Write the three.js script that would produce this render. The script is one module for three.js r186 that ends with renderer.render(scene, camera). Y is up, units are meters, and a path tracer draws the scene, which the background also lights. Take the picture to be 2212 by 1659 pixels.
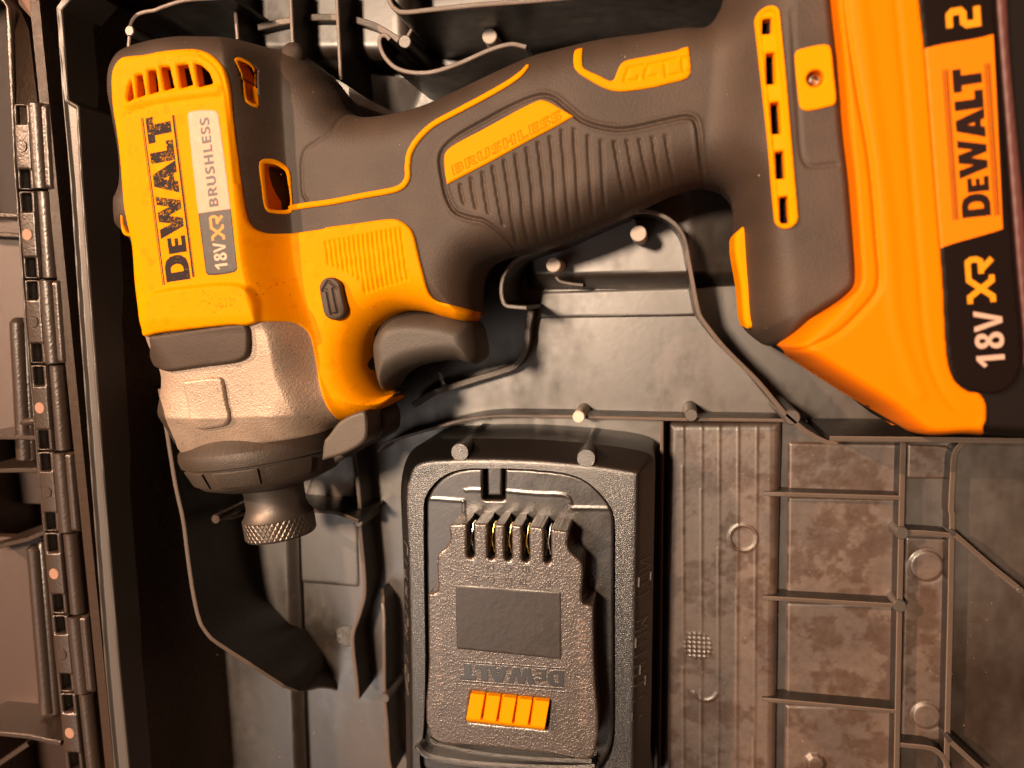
import * as THREE from 'three';
import { RectAreaLightUniformsLib } from 'three/addons/lights/RectAreaLightUniformsLib.js';
import { mergeGeometries, toCreasedNormals } from 'three/addons/utils/BufferGeometryUtils.js';

// ---------------------------------------------------------------- camera, light, exposure
const HC = 278;                                   // lens height above the case floor, mm
const scene = new THREE.Scene();
const camera = new THREE.PerspectiveCamera(53.0, 4 / 3, 0.01, 20);
const V3 = (x, y, z) => new THREE.Vector3(x, y, z);
// down and "towards the viewer" as seen in the lens frame (right, up, back)
const cDown = V3(326, 200, -1664).normalize();
const cZ = V3(504, -16070, -1664); cZ.addScaledVector(cDown, -cZ.dot(cDown)).normalize();
const cY = cDown.clone().negate(), cX = cY.clone().cross(cZ);
camera.matrix.set(cX.x, cX.y, cX.z, 0, cY.x, cY.y, cY.z, HC / 1000, cZ.x, cZ.y, cZ.z, 0, 0, 0, 0, 1);
camera.matrix.decompose(camera.position, camera.quaternion, camera.scale);
camera.focus = 0.243; camera.userData.fStop = 9;
scene.add(camera);

scene.background = new THREE.Color().setRGB(0.042, 0.016, 0.0065);
function lamp(color, intensity, x, y, z, r) {
  const l = new THREE.PointLight(new THREE.Color().setRGB(...color), intensity);
  l.position.set(x, y, z); l.castShadow = true; l.shadow.radius = r / 0.02; scene.add(l); return l;
}
lamp([1, 0.73, 0.51], 7.8, -0.38, 1.35, -0.20, 0.07);  // ceiling lamp, nearly overhead
lamp([1, 0.60, 0.38], 16.5, -1.38, 1.40, -0.72, 0.022);   // low warm lamp to the left
// window of the room, dim and cooler, beyond the lower left
RectAreaLightUniformsLib.init();
const win = new THREE.RectAreaLight(new THREE.Color().setRGB(0.95, 0.82, 0.72), 2.2, 0.75, 0.75);
win.position.set(-0.72, 1.5, 0.66); win.lookAt(-0.1, 0, 0.1); scene.add(win);
const renderer = new THREE.WebGLRenderer({ antialias: true });
renderer.toneMapping = THREE.LinearToneMapping;
renderer.toneMappingExposure = 1.0;
renderer.shadowMap.enabled = true;

// ---------------------------------------------------------------- measuring: picture point (2212 wide) at a height -> place in mm
function at(px, py, h) {
  const d = [px - 1106, 829.5 - py, -1664];
  const w = [cX, cY, cZ].map(a => a.x * d[0] + a.y * d[1] + a.z * d[2]);
  const t = (h - HC) / w[1];
  return [w[0] * t, w[2] * t];
}
const ZO = { 1: [0, 0], 2: [697.06, 0], 3: [1437.5, 0], 4: [0, 542.2], 5: [697.06, 542.2], 6: [1437.5, 542.2], 7: [0, 1078.1], 8: [697.06, 1078.1], 9: [1437.5, 1078.1],
  A: [1006.9, 371.8], B: [852, 913.9, 0.28011], C: [852, 1316.7, 0.21008], D: [232.4, 46.5, 0.21008], E: [387.3, 852, 0.22873], F: [387.3, 1200.5, 0.27631], G: [449.2, 0, 0.31513], H: [0, 0, 0.23346] };
const Z = (k, pts) => { const [ox, oy, s = 0.35014] = ZO[k]; return pts.map(p => [ox + p[0] * s, oy + p[1] * s, ...p.slice(2)]); };
const W = (pts, h) => pts.map(p => at(p[0], p[1], h));

// ---------------------------------------------------------------- small maths
const clamp = (x, a, b) => Math.min(b, Math.max(a, x));
const smooth = (a, b, x) => { const t = clamp((x - a) / (b - a), 0, 1); return t * t * (3 - 2 * t); };
let seed = 7; const rnd = () => { seed = (seed * 1664525 + 1013904223) >>> 0; return seed / 4294967296; };
function hash(x, y, s) { let n = Math.imul(x, 374761393) ^ Math.imul(y, 668265263) ^ Math.imul(s, 2246822519); n = Math.imul(n ^ (n >>> 13), 1274126177); return ((n ^ (n >>> 16)) >>> 0) / 4294967296; }
function vnoise(x, y, s, per = 0) {
  const xi = Math.floor(x), yi = Math.floor(y), fx = x - xi, fy = y - yi, u = fx * fx * (3 - 2 * fx), v = fy * fy * (3 - 2 * fy);
  const m = per ? (a => ((a % per) + per) % per) : (a => a);
  const a = hash(m(xi), m(yi), s), b = hash(m(xi + 1), m(yi), s), c = hash(m(xi), m(yi + 1), s), d = hash(m(xi + 1), m(yi + 1), s);
  return a + (b - a) * u + (c - a) * v + (a - b - c + d) * u * v;
}
function fbm(x, y, s, oct = 4, per = 0) { let r = 0, a = 0.5, f = 1; for (let i = 0; i < oct; i++) { r += a * vnoise(x * f, y * f, s + i, per * f); a *= 0.5; f *= 2; } return r / (1 - Math.pow(0.5, oct)); }

// curve through points; a third entry 1 marks a sharp corner
function curve(pts, closed = true, n = 6) {
  const N = pts.length, out = [];
  const P = i => closed ? pts[(i + N) % N] : pts[clamp(i, 0, N - 1)];
  const segs = closed ? N : N - 1;
  for (let i = 0; i < segs; i++) {
    const p1 = P(i), p2 = P(i + 1), p0 = p1[2] ? p1 : P(i - 1), p3 = p2[2] ? p2 : P(i + 2);
    const l = Math.hypot(p2[0] - p1[0], p2[1] - p1[1]);
    for (let k = 0; k < n; k++) {
      const t = k / n, r = [];
      for (let c = 0; c < 2; c++) {
        const d1 = Math.hypot(p1[0] - p0[0], p1[1] - p0[1]) || l, d3 = Math.hypot(p3[0] - p2[0], p3[1] - p2[1]) || l;
        const m1 = (p2[c] - p0[c]) / (l + (p0 === p1 ? 0 : d1)) * l, m2 = (p3[c] - p1[c]) / (l + (p3 === p2 ? 0 : d3)) * l;
        const t2 = t * t, t3 = t2 * t;
        r.push((2 * t3 - 3 * t2 + 1) * p1[c] + (t3 - 2 * t2 + t) * m1 + (-2 * t3 + 3 * t2) * p2[c] + (t3 - t2) * m2);
      }
      out.push(r);
    }
  }
  if (!closed) out.push(pts[N - 1].slice(0, 2));
  return out;
}
const box2 = (pts, m = 1) => { let b = [1e9, 1e9, -1e9, -1e9]; for (const p of pts) { b[0] = Math.min(b[0], p[0]); b[1] = Math.min(b[1], p[1]); b[2] = Math.max(b[2], p[0]); b[3] = Math.max(b[3], p[1]); } return [b[0] - m, b[1] - m, b[2] + m, b[3] + m]; };
// signed distance to a closed outline, positive inside
function area(pts, n = 6, straight = false) {
  const q = straight ? pts : curve(pts, true, n), N = q.length, X = new Float64Array(q.map(p => p[0])), Y = new Float64Array(q.map(p => p[1])), b = box2(q, 0);
  const f = (x, y) => {
    let m = 1e18, inside = false;
    for (let i = 0, j = N - 1; i < N; j = i++) {
      const ex = X[j] - X[i], ey = Y[j] - Y[i], wx = x - X[i], wy = y - Y[i];
      const t = clamp((wx * ex + wy * ey) / (ex * ex + ey * ey + 1e-12), 0, 1), dx = wx - ex * t, dy = wy - ey * t;
      const d = dx * dx + dy * dy; if (d < m) m = d;
      if ((Y[i] > y) !== (Y[j] > y) && x < (X[j] - X[i]) * (y - Y[i]) / (Y[j] - Y[i]) + X[i]) inside = !inside;
    }
    m = Math.sqrt(m); return inside ? m : -m;
  };
  f.box = b; f.pts = q; return f;
}
// distance to an open line, with a quick way out beyond reach
function line(pts, reach = 3, spline = true) {
  const q = spline && pts.length > 2 ? curve(pts, false, 6) : pts, b = box2(q, reach);
  const f = (x, y) => {
    if (x < b[0] || x > b[2] || y < b[1] || y > b[3]) return reach;
    let m = 1e18;
    for (let i = 0; i + 1 < q.length; i++) {
      const a = q[i], c = q[i + 1], ex = c[0] - a[0], ey = c[1] - a[1], t = clamp(((x - a[0]) * ex + (y - a[1]) * ey) / (ex * ex + ey * ey + 1e-12), 0, 1);
      const dx = x - a[0] - ex * t, dy = y - a[1] - ey * t, d = dx * dx + dy * dy; if (d < m) m = d;
    }
    return Math.sqrt(m);
  };
  f.box = b; f.pts = q; return f;
}
const cap = (a, b, r) => { const l = line([a, b], 200, false), f = (x, y) => r - l(x, y); f.box = box2([a, b], r); return f; };
function without(f, ...holes) { const g = (x, y) => { let d = f(x, y); for (const h of holes) { const b = h.box; if (x > b[0] - 3 && x < b[2] + 3 && y > b[1] - 3 && y < b[3] + 3) d = Math.min(d, -h(x, y)); } return d; }; g.box = f.box; return g; }

// ---------------------------------------------------------------- geometry makers (all in mm, y up)
function makeGeo(pos, nor, uv, idx) {
  const g = new THREE.BufferGeometry();
  g.setAttribute('position', new THREE.Float32BufferAttribute(pos, 3));
  g.setAttribute('uv', new THREE.Float32BufferAttribute(uv, 2));
  g.setIndex(idx);
  if (nor) g.setAttribute('normal', new THREE.Float32BufferAttribute(nor, 3)); else g.computeVertexNormals();
  return g;
}
// a shaped plate over an outline: top(x, z, distance from the edge), side down to bottom
function plate({ f, res = 0.5, top, bottom = 0, frame = null, under = null }) {
  const [x0, z0, x1, z1] = [f.box[0] - res, f.box[1] - res, f.box[2] + res, f.box[3] + res];
  const nx = Math.ceil((x1 - x0) / res) + 1, nz = Math.ceil((z1 - z0) / res) + 1, S = new Float32Array(nx * nz);
  for (let j = 0; j < nz; j++) for (let i = 0; i < nx; i++) S[j * nx + i] = f(x0 + i * res, z0 + j * res);
  const pos = [], uv = [], idx = [], ids = new Int32Array(nx * nz).fill(-1), cross = new Map(), edge = [];
  const UV = (x, y, z) => frame ? frame(x, z) : [x / 1000, z / 1000];
  const add = (x, z, d) => { const y = top(x, z, d); pos.push(x, y, z); uv.push(...UV(x, y, z)); return pos.length / 3 - 1; };
  const node = n => ids[n] >= 0 ? ids[n] : (ids[n] = add(x0 + (n % nx) * res, z0 + Math.floor(n / nx) * res, S[n]));
  const cut = (a, b) => {
    const k = a < b ? a * 4 + (b - a === 1 ? 0 : 1) : b * 4 + (a - b === 1 ? 0 : 1);
    if (!cross.has(k)) { const t = S[a] / (S[a] - S[b]), ax = x0 + (a % nx) * res, az = z0 + Math.floor(a / nx) * res, bx = x0 + (b % nx) * res, bz = z0 + Math.floor(b / nx) * res; cross.set(k, add(ax + (bx - ax) * t, az + (bz - az) * t, 0)); }
    return cross.get(k);
  };
  for (let j = 0; j + 1 < nz; j++) for (let i = 0; i + 1 < nx; i++) {
    const n = j * nx + i, c = [n, n + nx, n + nx + 1, n + 1];
    let any = 0; for (const k of c) any += S[k] > 0; if (!any) continue;
    const poly = []; let exit = -1, enter = -1;
    for (let k = 0; k < 4; k++) {
      const a = c[k], b = c[(k + 1) % 4];
      if (S[a] > 0) poly.push(node(a));
      if ((S[a] > 0) !== (S[b] > 0)) { const q = cut(a, b); poly.push(q); if (S[a] > 0) exit = q; else enter = q; }
    }
    for (let k = 1; k + 1 < poly.length; k++) idx.push(poly[0], poly[k], poly[k + 1]);
    if (exit >= 0 && enter >= 0 && any < 4) edge.push([exit, enter]);
  }
  const topGeo = makeGeo(pos, null, uv, idx);
  const sp = [], sn = [], su = [], si = [], bot = typeof bottom === 'function' ? bottom : () => bottom, e = 0.15;
  const put = (v, low) => {
    const x = pos[v * 3], z = pos[v * 3 + 2], y = low ? bot(x, z) : pos[v * 3 + 1];
    let gx = f(x - e, z) - f(x + e, z), gz = f(x, z - e) - f(x, z + e); const l = Math.hypot(gx, gz) || 1;
    const t = UV(x, y, z); sp.push(x, y, z); sn.push(gx / l, 0, gz / l); su.push(frame ? t[0] : t[0] + y / 1400, frame ? t[1] : t[1] + y / 1400); return sp.length / 3 - 1;
  };
  if (bottom !== null) for (const [a, b] of edge) { const i = put(a, 0), j = put(b, 0), k = put(b, 1), l = put(a, 1); si.push(i, l, k, i, k, j); }
  const parts = [topGeo]; if (si.length) parts.push(makeGeo(sp, sn, su, si));
  if (under) { const p2 = pos.slice(); for (let i = 1; i < p2.length; i += 3) p2[i] = under(p2[i], p2[i - 1], p2[i + 1]); const i2 = []; for (let i = 0; i < idx.length; i += 3) i2.push(idx[i], idx[i + 2], idx[i + 1]); parts.push(makeGeo(p2, null, uv.slice(), i2)); }
  return parts.length > 1 ? mergeGeometries(parts) : topGeo;
}
const round = (d, r) => d >= r ? 0 : r - Math.sqrt(Math.max(0, r * r - (r - d) * (r - d)));   // how far an edge of radius r lies below the top
// highlights painted onto the edges of thin walls as a paler tint
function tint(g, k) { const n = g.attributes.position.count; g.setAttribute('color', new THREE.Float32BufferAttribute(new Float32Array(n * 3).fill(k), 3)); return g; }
// a thin upright wall along a line of [x, z, top height]
function wall(pts, thick, base, { spline = true, bev = 0.28, lean = 0, n = 5 } = {}) {
  let q = spline && pts.length > 2 ? curve(pts.map(p => [p[0], p[1]]), false, n) : pts.map(p => [p[0], p[1]]);
  const hs = q.map((p, i) => { if (q.length === pts.length) return pts[i][2]; const t = i / n, k = Math.min(pts.length - 2, Math.floor(t)); return pts[k][2] + (pts[k + 1][2] - pts[k][2]) * (t - k); });
  const N = q.length, nrm = q.map((p, i) => { const a = q[Math.max(0, i - 1)], b = q[Math.min(N - 1, i + 1)], l = Math.hypot(b[0] - a[0], b[1] - a[1]) || 1; return [-(b[1] - a[1]) / l, (b[0] - a[0]) / l]; });
  const bs = typeof base === 'number' ? () => base : base, T = thick / 2, out = [];
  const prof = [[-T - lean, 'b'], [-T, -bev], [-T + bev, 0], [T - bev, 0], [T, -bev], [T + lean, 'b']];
  const pt = (i, [o, y]) => [q[i][0] + nrm[i][0] * o, y === 'b' ? bs(q[i][0], q[i][1]) : hs[i] + y, q[i][1] + nrm[i][1] * o];
  for (let k = 0; k + 1 < prof.length; k++) {
    const pos = [], uv = [], idx = []; let len = 0;
    for (let i = 0; i < N; i++) {
      if (i) len += Math.hypot(q[i][0] - q[i - 1][0], q[i][1] - q[i - 1][1]);
      const a = pt(i, prof[k]), b = pt(i, prof[k + 1]); pos.push(...a, ...b); uv.push(len / 1000, a[1] / 1000, len / 1000, b[1] / 1000 + 0.002);
      if (i) { const m = i * 2; idx.push(m - 2, m - 1, m, m, m - 1, m + 1); }
    }
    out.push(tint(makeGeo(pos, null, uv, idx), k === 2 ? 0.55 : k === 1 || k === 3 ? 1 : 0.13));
  }
  for (const i of [0, N - 1]) { const pos = prof.flatMap(p => pt(i, p)), uv = prof.flatMap((p, k) => [k / 1000, 0]), idx = []; for (let k = 1; k + 1 < prof.length; k++) i ? idx.push(0, k + 1, k) : idx.push(0, k, k + 1); out.push(tint(makeGeo(pos, null, uv, idx), 0.13)); }
  return mergeGeometries(out);
}
function lathe(prof, [x, y, z], axis = [0, 1, 0], seg = 40, plainUV = false) {          // prof: [radius, along]
  const g = new THREE.LatheGeometry(prof.map(p => new THREE.Vector2(p[0], p[1])), seg);
  if (!plainUV) { const P = g.attributes.position, U = g.attributes.uv; for (let i = 0; i < P.count; i++) U.setXY(i, (P.getX(i) + 0.35 * P.getY(i)) / 1000, (P.getZ(i) + 0.9 * P.getY(i)) / 1000); }
  g.applyQuaternion(new THREE.Quaternion().setFromUnitVectors(V3(0, 1, 0), V3(...axis).normalize())); g.translate(x, y, z); return toCreasedNormals(g, 0.6);
}
function slab(x0, y0, z0, x1, y1, z1) { const g = new THREE.BoxGeometry(x1 - x0, y1 - y0, z1 - z0); g.translate((x0 + x1) / 2, (y0 + y1) / 2, (z0 + z1) / 2); return g; }

// ---------------------------------------------------------------- things and parts
const used = {};
const numbered = n => { used[n] = (used[n] ?? -1) + 1; return used[n] ? `${n}_${String(used[n]).padStart(3, '0')}` : n; };
function thing(name, label, category, base) { const g = new THREE.Group(); g.name = numbered(name); g.position.set(base[0] / 1000, base[1] / 1000, base[2] / 1000); g.userData = { label, category }; scene.add(g); g.base = base; return g; }
function part(name, geo, mat, parent, label, kind) {
  let top = parent; while (top.parent && top.parent !== scene) top = top.parent;
  const b = top.base; geo.translate(-b[0], -b[1], -b[2]); geo.scale(0.001, 0.001, 0.001);
  const m = new THREE.Mesh(geo, mat); m.name = numbered(name); m.castShadow = m.receiveShadow = true; if (label) m.userData.label = label; if (kind) m.userData.kind = kind; parent.add(m); return m;
}

// ---------------------------------------------------------------- textures
function tex(size, fn, srgb, rep) {
  const a = new Uint8Array(size * size * 4);
  for (let j = 0; j < size; j++) for (let i = 0; i < size; i++) { const c = fn(i / size, j / size), k = (j * size + i) * 4; const v = typeof c === 'number' ? [c, c, c] : c; for (let q = 0; q < 3; q++) a[k + q] = clamp(v[q] * 255, 0, 255); a[k + 3] = 255; }
  const t = new THREE.DataTexture(a, size, size); t.wrapS = t.wrapT = THREE.RepeatWrapping; t.magFilter = THREE.LinearFilter; t.minFilter = THREE.LinearMipmapLinearFilter; t.generateMipmaps = true;
  if (srgb) t.colorSpace = THREE.SRGBColorSpace; if (rep) t.repeat.set(1 / rep, 1 / rep); t.needsUpdate = true; return t;
}
const again = (t, rep) => { const c = t.clone(); c.repeat.set(1 / rep, 1 / rep); c.needsUpdate = true; return c; };
const fineT = tex(512, (u, v) => fbm(u * 64, v * 64, 3, 3, 64), false, 0.03);
const worn = (u, v) => { const a = fbm(u * 11, v * 11, 11, 5, 11), b = fbm(u * 48, v * 48, 29, 3, 48), c = fbm(u * 20, v * 90, 41, 3, 0); return [smooth(0.40, 0.58, a + (b - 0.5) * 0.35), b, c]; };
const blotT = tex(1024, (u, v) => { const [p, b, c] = worn(u, v), k = Math.pow(Math.max(0, 1 - Math.abs(fbm(u * 26, v * 26, 67, 4, 26) - 0.5) * 22), 2); return 0.40 + 0.10 * p + 0.14 * (b - 0.5) + 0.08 * (c - 0.5) + 0.06 * k; }, false, 0.12);
const blotC = tex(1024, (u, v) => { const [p, b] = worn(u, v), q = fbm(u * 130, v * 130, 57, 2, 130), m = fbm(u * 6, v * 6, 83, 3, 6); const k = 0.72 + 0.10 * p * smooth(0.35, 0.6, m) + 0.08 * (q - 0.5) + 0.16 * (m - 0.5); return [k, k * (0.965 + 0.03 * p), k * (0.93 + 0.06 * p)]; }, true, 0.12);
const softT = tex(1024, (u, v) => { const a = fbm(u * 5, v * 5, 211, 5, 5), c = fbm(u * 60, v * 24, 241, 3, 0), b = fbm(u * 90, v * 90, 229, 2, 90); return 0.42 + 0.42 * (a - 0.5) + 0.14 * (c - 0.5) + 0.08 * (b - 0.5); }, false, 0.23);
const softC = tex(1024, (u, v) => { const a = fbm(u * 6, v * 6, 251, 5, 6), b = fbm(u * 70, v * 30, 257, 3, 0); const k = 0.80 + 0.45 * (a - 0.5) + 0.22 * (b - 0.5); return [k, k * 0.985, k * 0.97]; }, true, 0.21);
const metalT = tex(512, (u, v) => 0.40 + 0.28 * fbm(u * 9, v * 9, 311, 5, 9), false, 0.06);
const metalC = tex(512, (u, v) => { const a = fbm(u * 8, v * 8, 331, 5, 8), b = fbm(u * 60, v * 60, 337, 2, 60), k = 0.92 + 0.16 * (a - 0.5) - 0.15 * smooth(0.80, 0.88, b); return [k, k * 0.985, k * 0.96]; }, true, 0.06);
function cells(u, v, n, s) { const x = u * n, y = v * n, xi = Math.floor(x), yi = Math.floor(y); let m = 9, m2 = 9; for (let j = -1; j < 2; j++) for (let i = -1; i < 2; i++) { const a = (xi + i + n) % n, b = (yi + j + n) % n, d = Math.hypot(xi + i + hash(a, b, s) - x, yi + j + hash(a, b, s + 1) - y); if (d < m) { m2 = m; m = d; } else if (d < m2) m2 = d; } return [m, m2]; }
const grainT = tex(512, (u, v) => { const [a, b] = cells(u, v, 36, 5); return clamp(0.15 + 0.9 * smooth(0, 0.5, b - a) * (0.6 + 0.4 * fbm(u * 20, v * 20, 9, 2, 20)), 0, 1); }, false, 0.026);
const wearT = tex(512, (u, v) => { const a = fbm(u * 14, v * 14, 71, 4, 14); return 0.45 + 0.25 * a; }, false, 0.05);
const rubC = tex(512, (u, v) => { const a = fbm(u * 7, v * 7, 91, 5, 7), b = vnoise(u * 150, v * 150, 93, 150); const k = 0.86 + 0.34 * (a - 0.5) + (b > 0.985 ? 0.25 : 0); return [k, k, k]; }, true, 0.09);

const M = {};
const std = (c, o = {}) => new THREE.MeshPhysicalMaterial({ color: new THREE.Color().setRGB(...c), ...o });
const ORANGE = [0.84, 0.29, 0.0006];
M.case = std([0.058, 0.041, 0.031], { roughness: 1, roughnessMap: softT, map: softC, ior: 2.3, bumpMap: again(fineT, 0.10), bumpScale: 0.000012 });
M.cell = std([0.150, 0.092, 0.064], { roughness: 1, roughnessMap: blotT, map: blotC, ior: 2.2, bumpMap: again(fineT, 0.08), bumpScale: 0.00003 });
M.caseSide = std([0.048, 0.028, 0.017], { roughness: 0.5, roughnessMap: wearT, bumpMap: again(fineT, 0.04), bumpScale: 0.00005 });
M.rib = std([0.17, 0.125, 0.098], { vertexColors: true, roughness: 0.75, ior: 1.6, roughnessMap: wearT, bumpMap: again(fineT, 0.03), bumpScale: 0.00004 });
M.post = std([0.68, 0.58, 0.50], { roughness: 0.6 });
M.rim = std([0.072, 0.060, 0.051], { roughness: 0.42, ior: 1.8, bumpMap: fineT, bumpScale: 0.00003 });
M.hinge = std([0.046, 0.030, 0.022], { roughness: 0.34, ior: 1.65, bumpMap: again(fineT, 0.04), bumpScale: 0.00008 });
M.pin = std([0.34, 0.19, 0.13], { roughness: 0.5 });
M.orange = std(ORANGE, { roughness: 0.5, specularIntensity: 0.06, bumpMap: again(fineT, 0.03), bumpScale: 0.00003 });
M.rubber = std([0.072, 0.047, 0.033], { roughness: 0.62, map: rubC, bumpMap: again(fineT, 0.022), bumpScale: 0.00006 });
M.dark = std([0.007, 0.004, 0.003], { roughness: 0.6, specularIntensity: 0.4 });
M.silver = std([0.60, 0.48, 0.40], { metalness: 0.5, roughness: 1, roughnessMap: metalT, map: metalC, bumpMap: again(fineT, 0.022), bumpScale: 0.00014 });
M.steel = std([0.15, 0.132, 0.120], { metalness: 0.85, roughness: 0.5, bumpMap: again(fineT, 0.03), bumpScale: 0.00003 });
M.nose = std([0.062, 0.048, 0.039], { roughness: 1, roughnessMap: metalT, map: metalC, bumpMap: again(fineT, 0.018), bumpScale: 0.0001 });
M.shell = std([0.007, 0.005, 0.004], { roughness: 0.36, ior: 2.3, bumpMap: again(grainT, 0.02), bumpScale: 0.00005 });
M.smoothBlack = std([0.014, 0.010, 0.008], { roughness: 0.58, ior: 2.1, roughnessMap: wearT, bumpMap: again(fineT, 0.05), bumpScale: 0.00003 });
M.gold = std([0.85, 0.55, 0.15], { metalness: 1, roughness: 0.25 });
M.tin = std([0.75, 0.68, 0.6], { metalness: 1, roughness: 0.25 });
M.table = std([0.34, 0.22, 0.17], { roughness: 0.8, map: rubC, bumpMap: again(fineT, 0.02), bumpScale: 0.0002 });
M.maroon = std([0.10, 0.03, 0.025], { roughness: 0.5 });

// lettering: canvas whose u runs along the writing and v downwards; frame() from three picture corners on a height
function frameOf(o, u, v) {      // o: start of writing at its upper edge, u: its far end, v: lower edge at the start (places in mm)
  const ux = u[0] - o[0], uz = u[1] - o[1], vx = v[0] - o[0], vz = v[1] - o[1], det = ux * vz - uz * vx;
  return (x, z) => { const dx = x - o[0], dz = z - o[1]; return [(dx * vz - dz * vx) / det, 1 - (ux * dz - uz * dx) / det]; };
}
function paint(w, h, draw, srgb = true) {
  const c = document.createElement('canvas'); c.width = w; c.height = h; const g = c.getContext('2d'); draw(g, w, h);
  const t = new THREE.CanvasTexture(c); if (srgb) t.colorSpace = THREE.SRGBColorSpace; t.magFilter = THREE.LinearFilter; return t;
}
// heavy block capitals of the maker's name, drawn in a box
const GLYPH = {
  D: [0.88, [[0, 0], [0.5, 0], [0.72, 0.08], [0.85, 0.28], [0.88, 0.5], [0.85, 0.72], [0.72, 0.92], [0.5, 1], [0, 1]], [[0.3, 0.24], [0.3, 0.76], [0.44, 0.76], [0.54, 0.68], [0.58, 0.5], [0.54, 0.32], [0.44, 0.24]]],
  E: [0.56, [[0, 0.25], [0.54, 0.25], [0.54, 0.42], [0.26, 0.42], [0.26, 0.54], [0.5, 0.54], [0.5, 0.69], [0.26, 0.69], [0.26, 0.82], [0.56, 0.82], [0.56, 1], [0, 1]]],
  W: [1.36, [[-0.06, 0], [0.26, 0], [0.40, 0.52], [0.52, 0], [0.84, 0], [0.97, 0.52], [1.10, 0], [1.38, 0], [1.12, 1], [0.84, 1], [0.68, 0.46], [0.53, 1], [0.25, 1]]],
  A: [1.0, [[0.30, 0], [0.70, 0], [1.05, 1], [0.66, 1], [0.62, 0.86], [0.39, 0.86], [0.35, 1], [-0.04, 1]], [[0.44, 0.64], [0.56, 0.64], [0.5, 0.40]]],
  L: [0.66, [[0, 0], [0.36, 0], [0.36, 0.70], [0.68, 0.70], [0.68, 1], [0, 1]]],
  T: [0.78, [[-0.04, 0], [0.82, 0], [0.82, 0.30], [0.57, 0.30], [0.57, 1], [0.20, 1], [0.20, 0.30], [-0.04, 0.30]]],
};
function logo(g, x, y, w, h) {
  const word = 'DEWALT'.split(''), gap = 0.055, total = word.reduce((s, c) => s + GLYPH[c][0] + gap, -gap), k = w / total; let p = x;
  for (const c of word) { g.beginPath(); for (const loop of GLYPH[c].slice(1)) { loop.forEach(([a, b], i) => g[i ? 'lineTo' : 'moveTo'](p + a * k, y + b * h)); g.closePath(); } g.fill('evenodd'); p += (GLYPH[c][0] + gap) * k; }
}
function text(g, s, x, y, w, h, weight = 'bold') {        // fitted into the box
  g.save(); g.font = `${weight} 100px sans-serif`; g.textBaseline = 'alphabetic'; const m = g.measureText(s).width; g.translate(x, y + h); g.scale(w / m, h / 72); g.fillText(s, 0, 0); g.restore();
}
function xr(g, x, y, w, h) {
  g.save(); g.lineWidth = h * 0.20; g.lineJoin = 'miter'; g.strokeStyle = g.fillStyle; g.translate(x, y); const L = (...p) => { g.beginPath(); p.forEach(([a, b], i) => g[i ? 'lineTo' : 'moveTo'](a * w, b * h)); g.stroke(); };
  L([0, 0.1], [0.14, 0.1], [0.46, 0.9], [0.58, 0.9]); L([0, 0.9], [0.12, 0.9], [0.50, 0.1], [0.88, 0.1], [0.93, 0.22], [0.93, 0.42], [0.88, 0.55], [0.62, 0.55]); L([0.70, 0.55], [0.92, 0.95]); g.restore();
}

// ---------------------------------------------------------------- the surface under everything
{
  const g = slab(-600, -50, -500, 500, -26, 600);
  const m = new THREE.Mesh(g, M.table); g.scale(0.001, 0.001, 0.001); const uv = g.attributes.uv; for (let i = 0; i < uv.count; i++) uv.setXY(i, uv.getX(i) * 1.1, uv.getY(i) * 1.1);
  m.name = 'ground'; m.receiveShadow = m.castShadow = true; m.userData.kind = 'structure'; scene.add(m);
}

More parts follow.
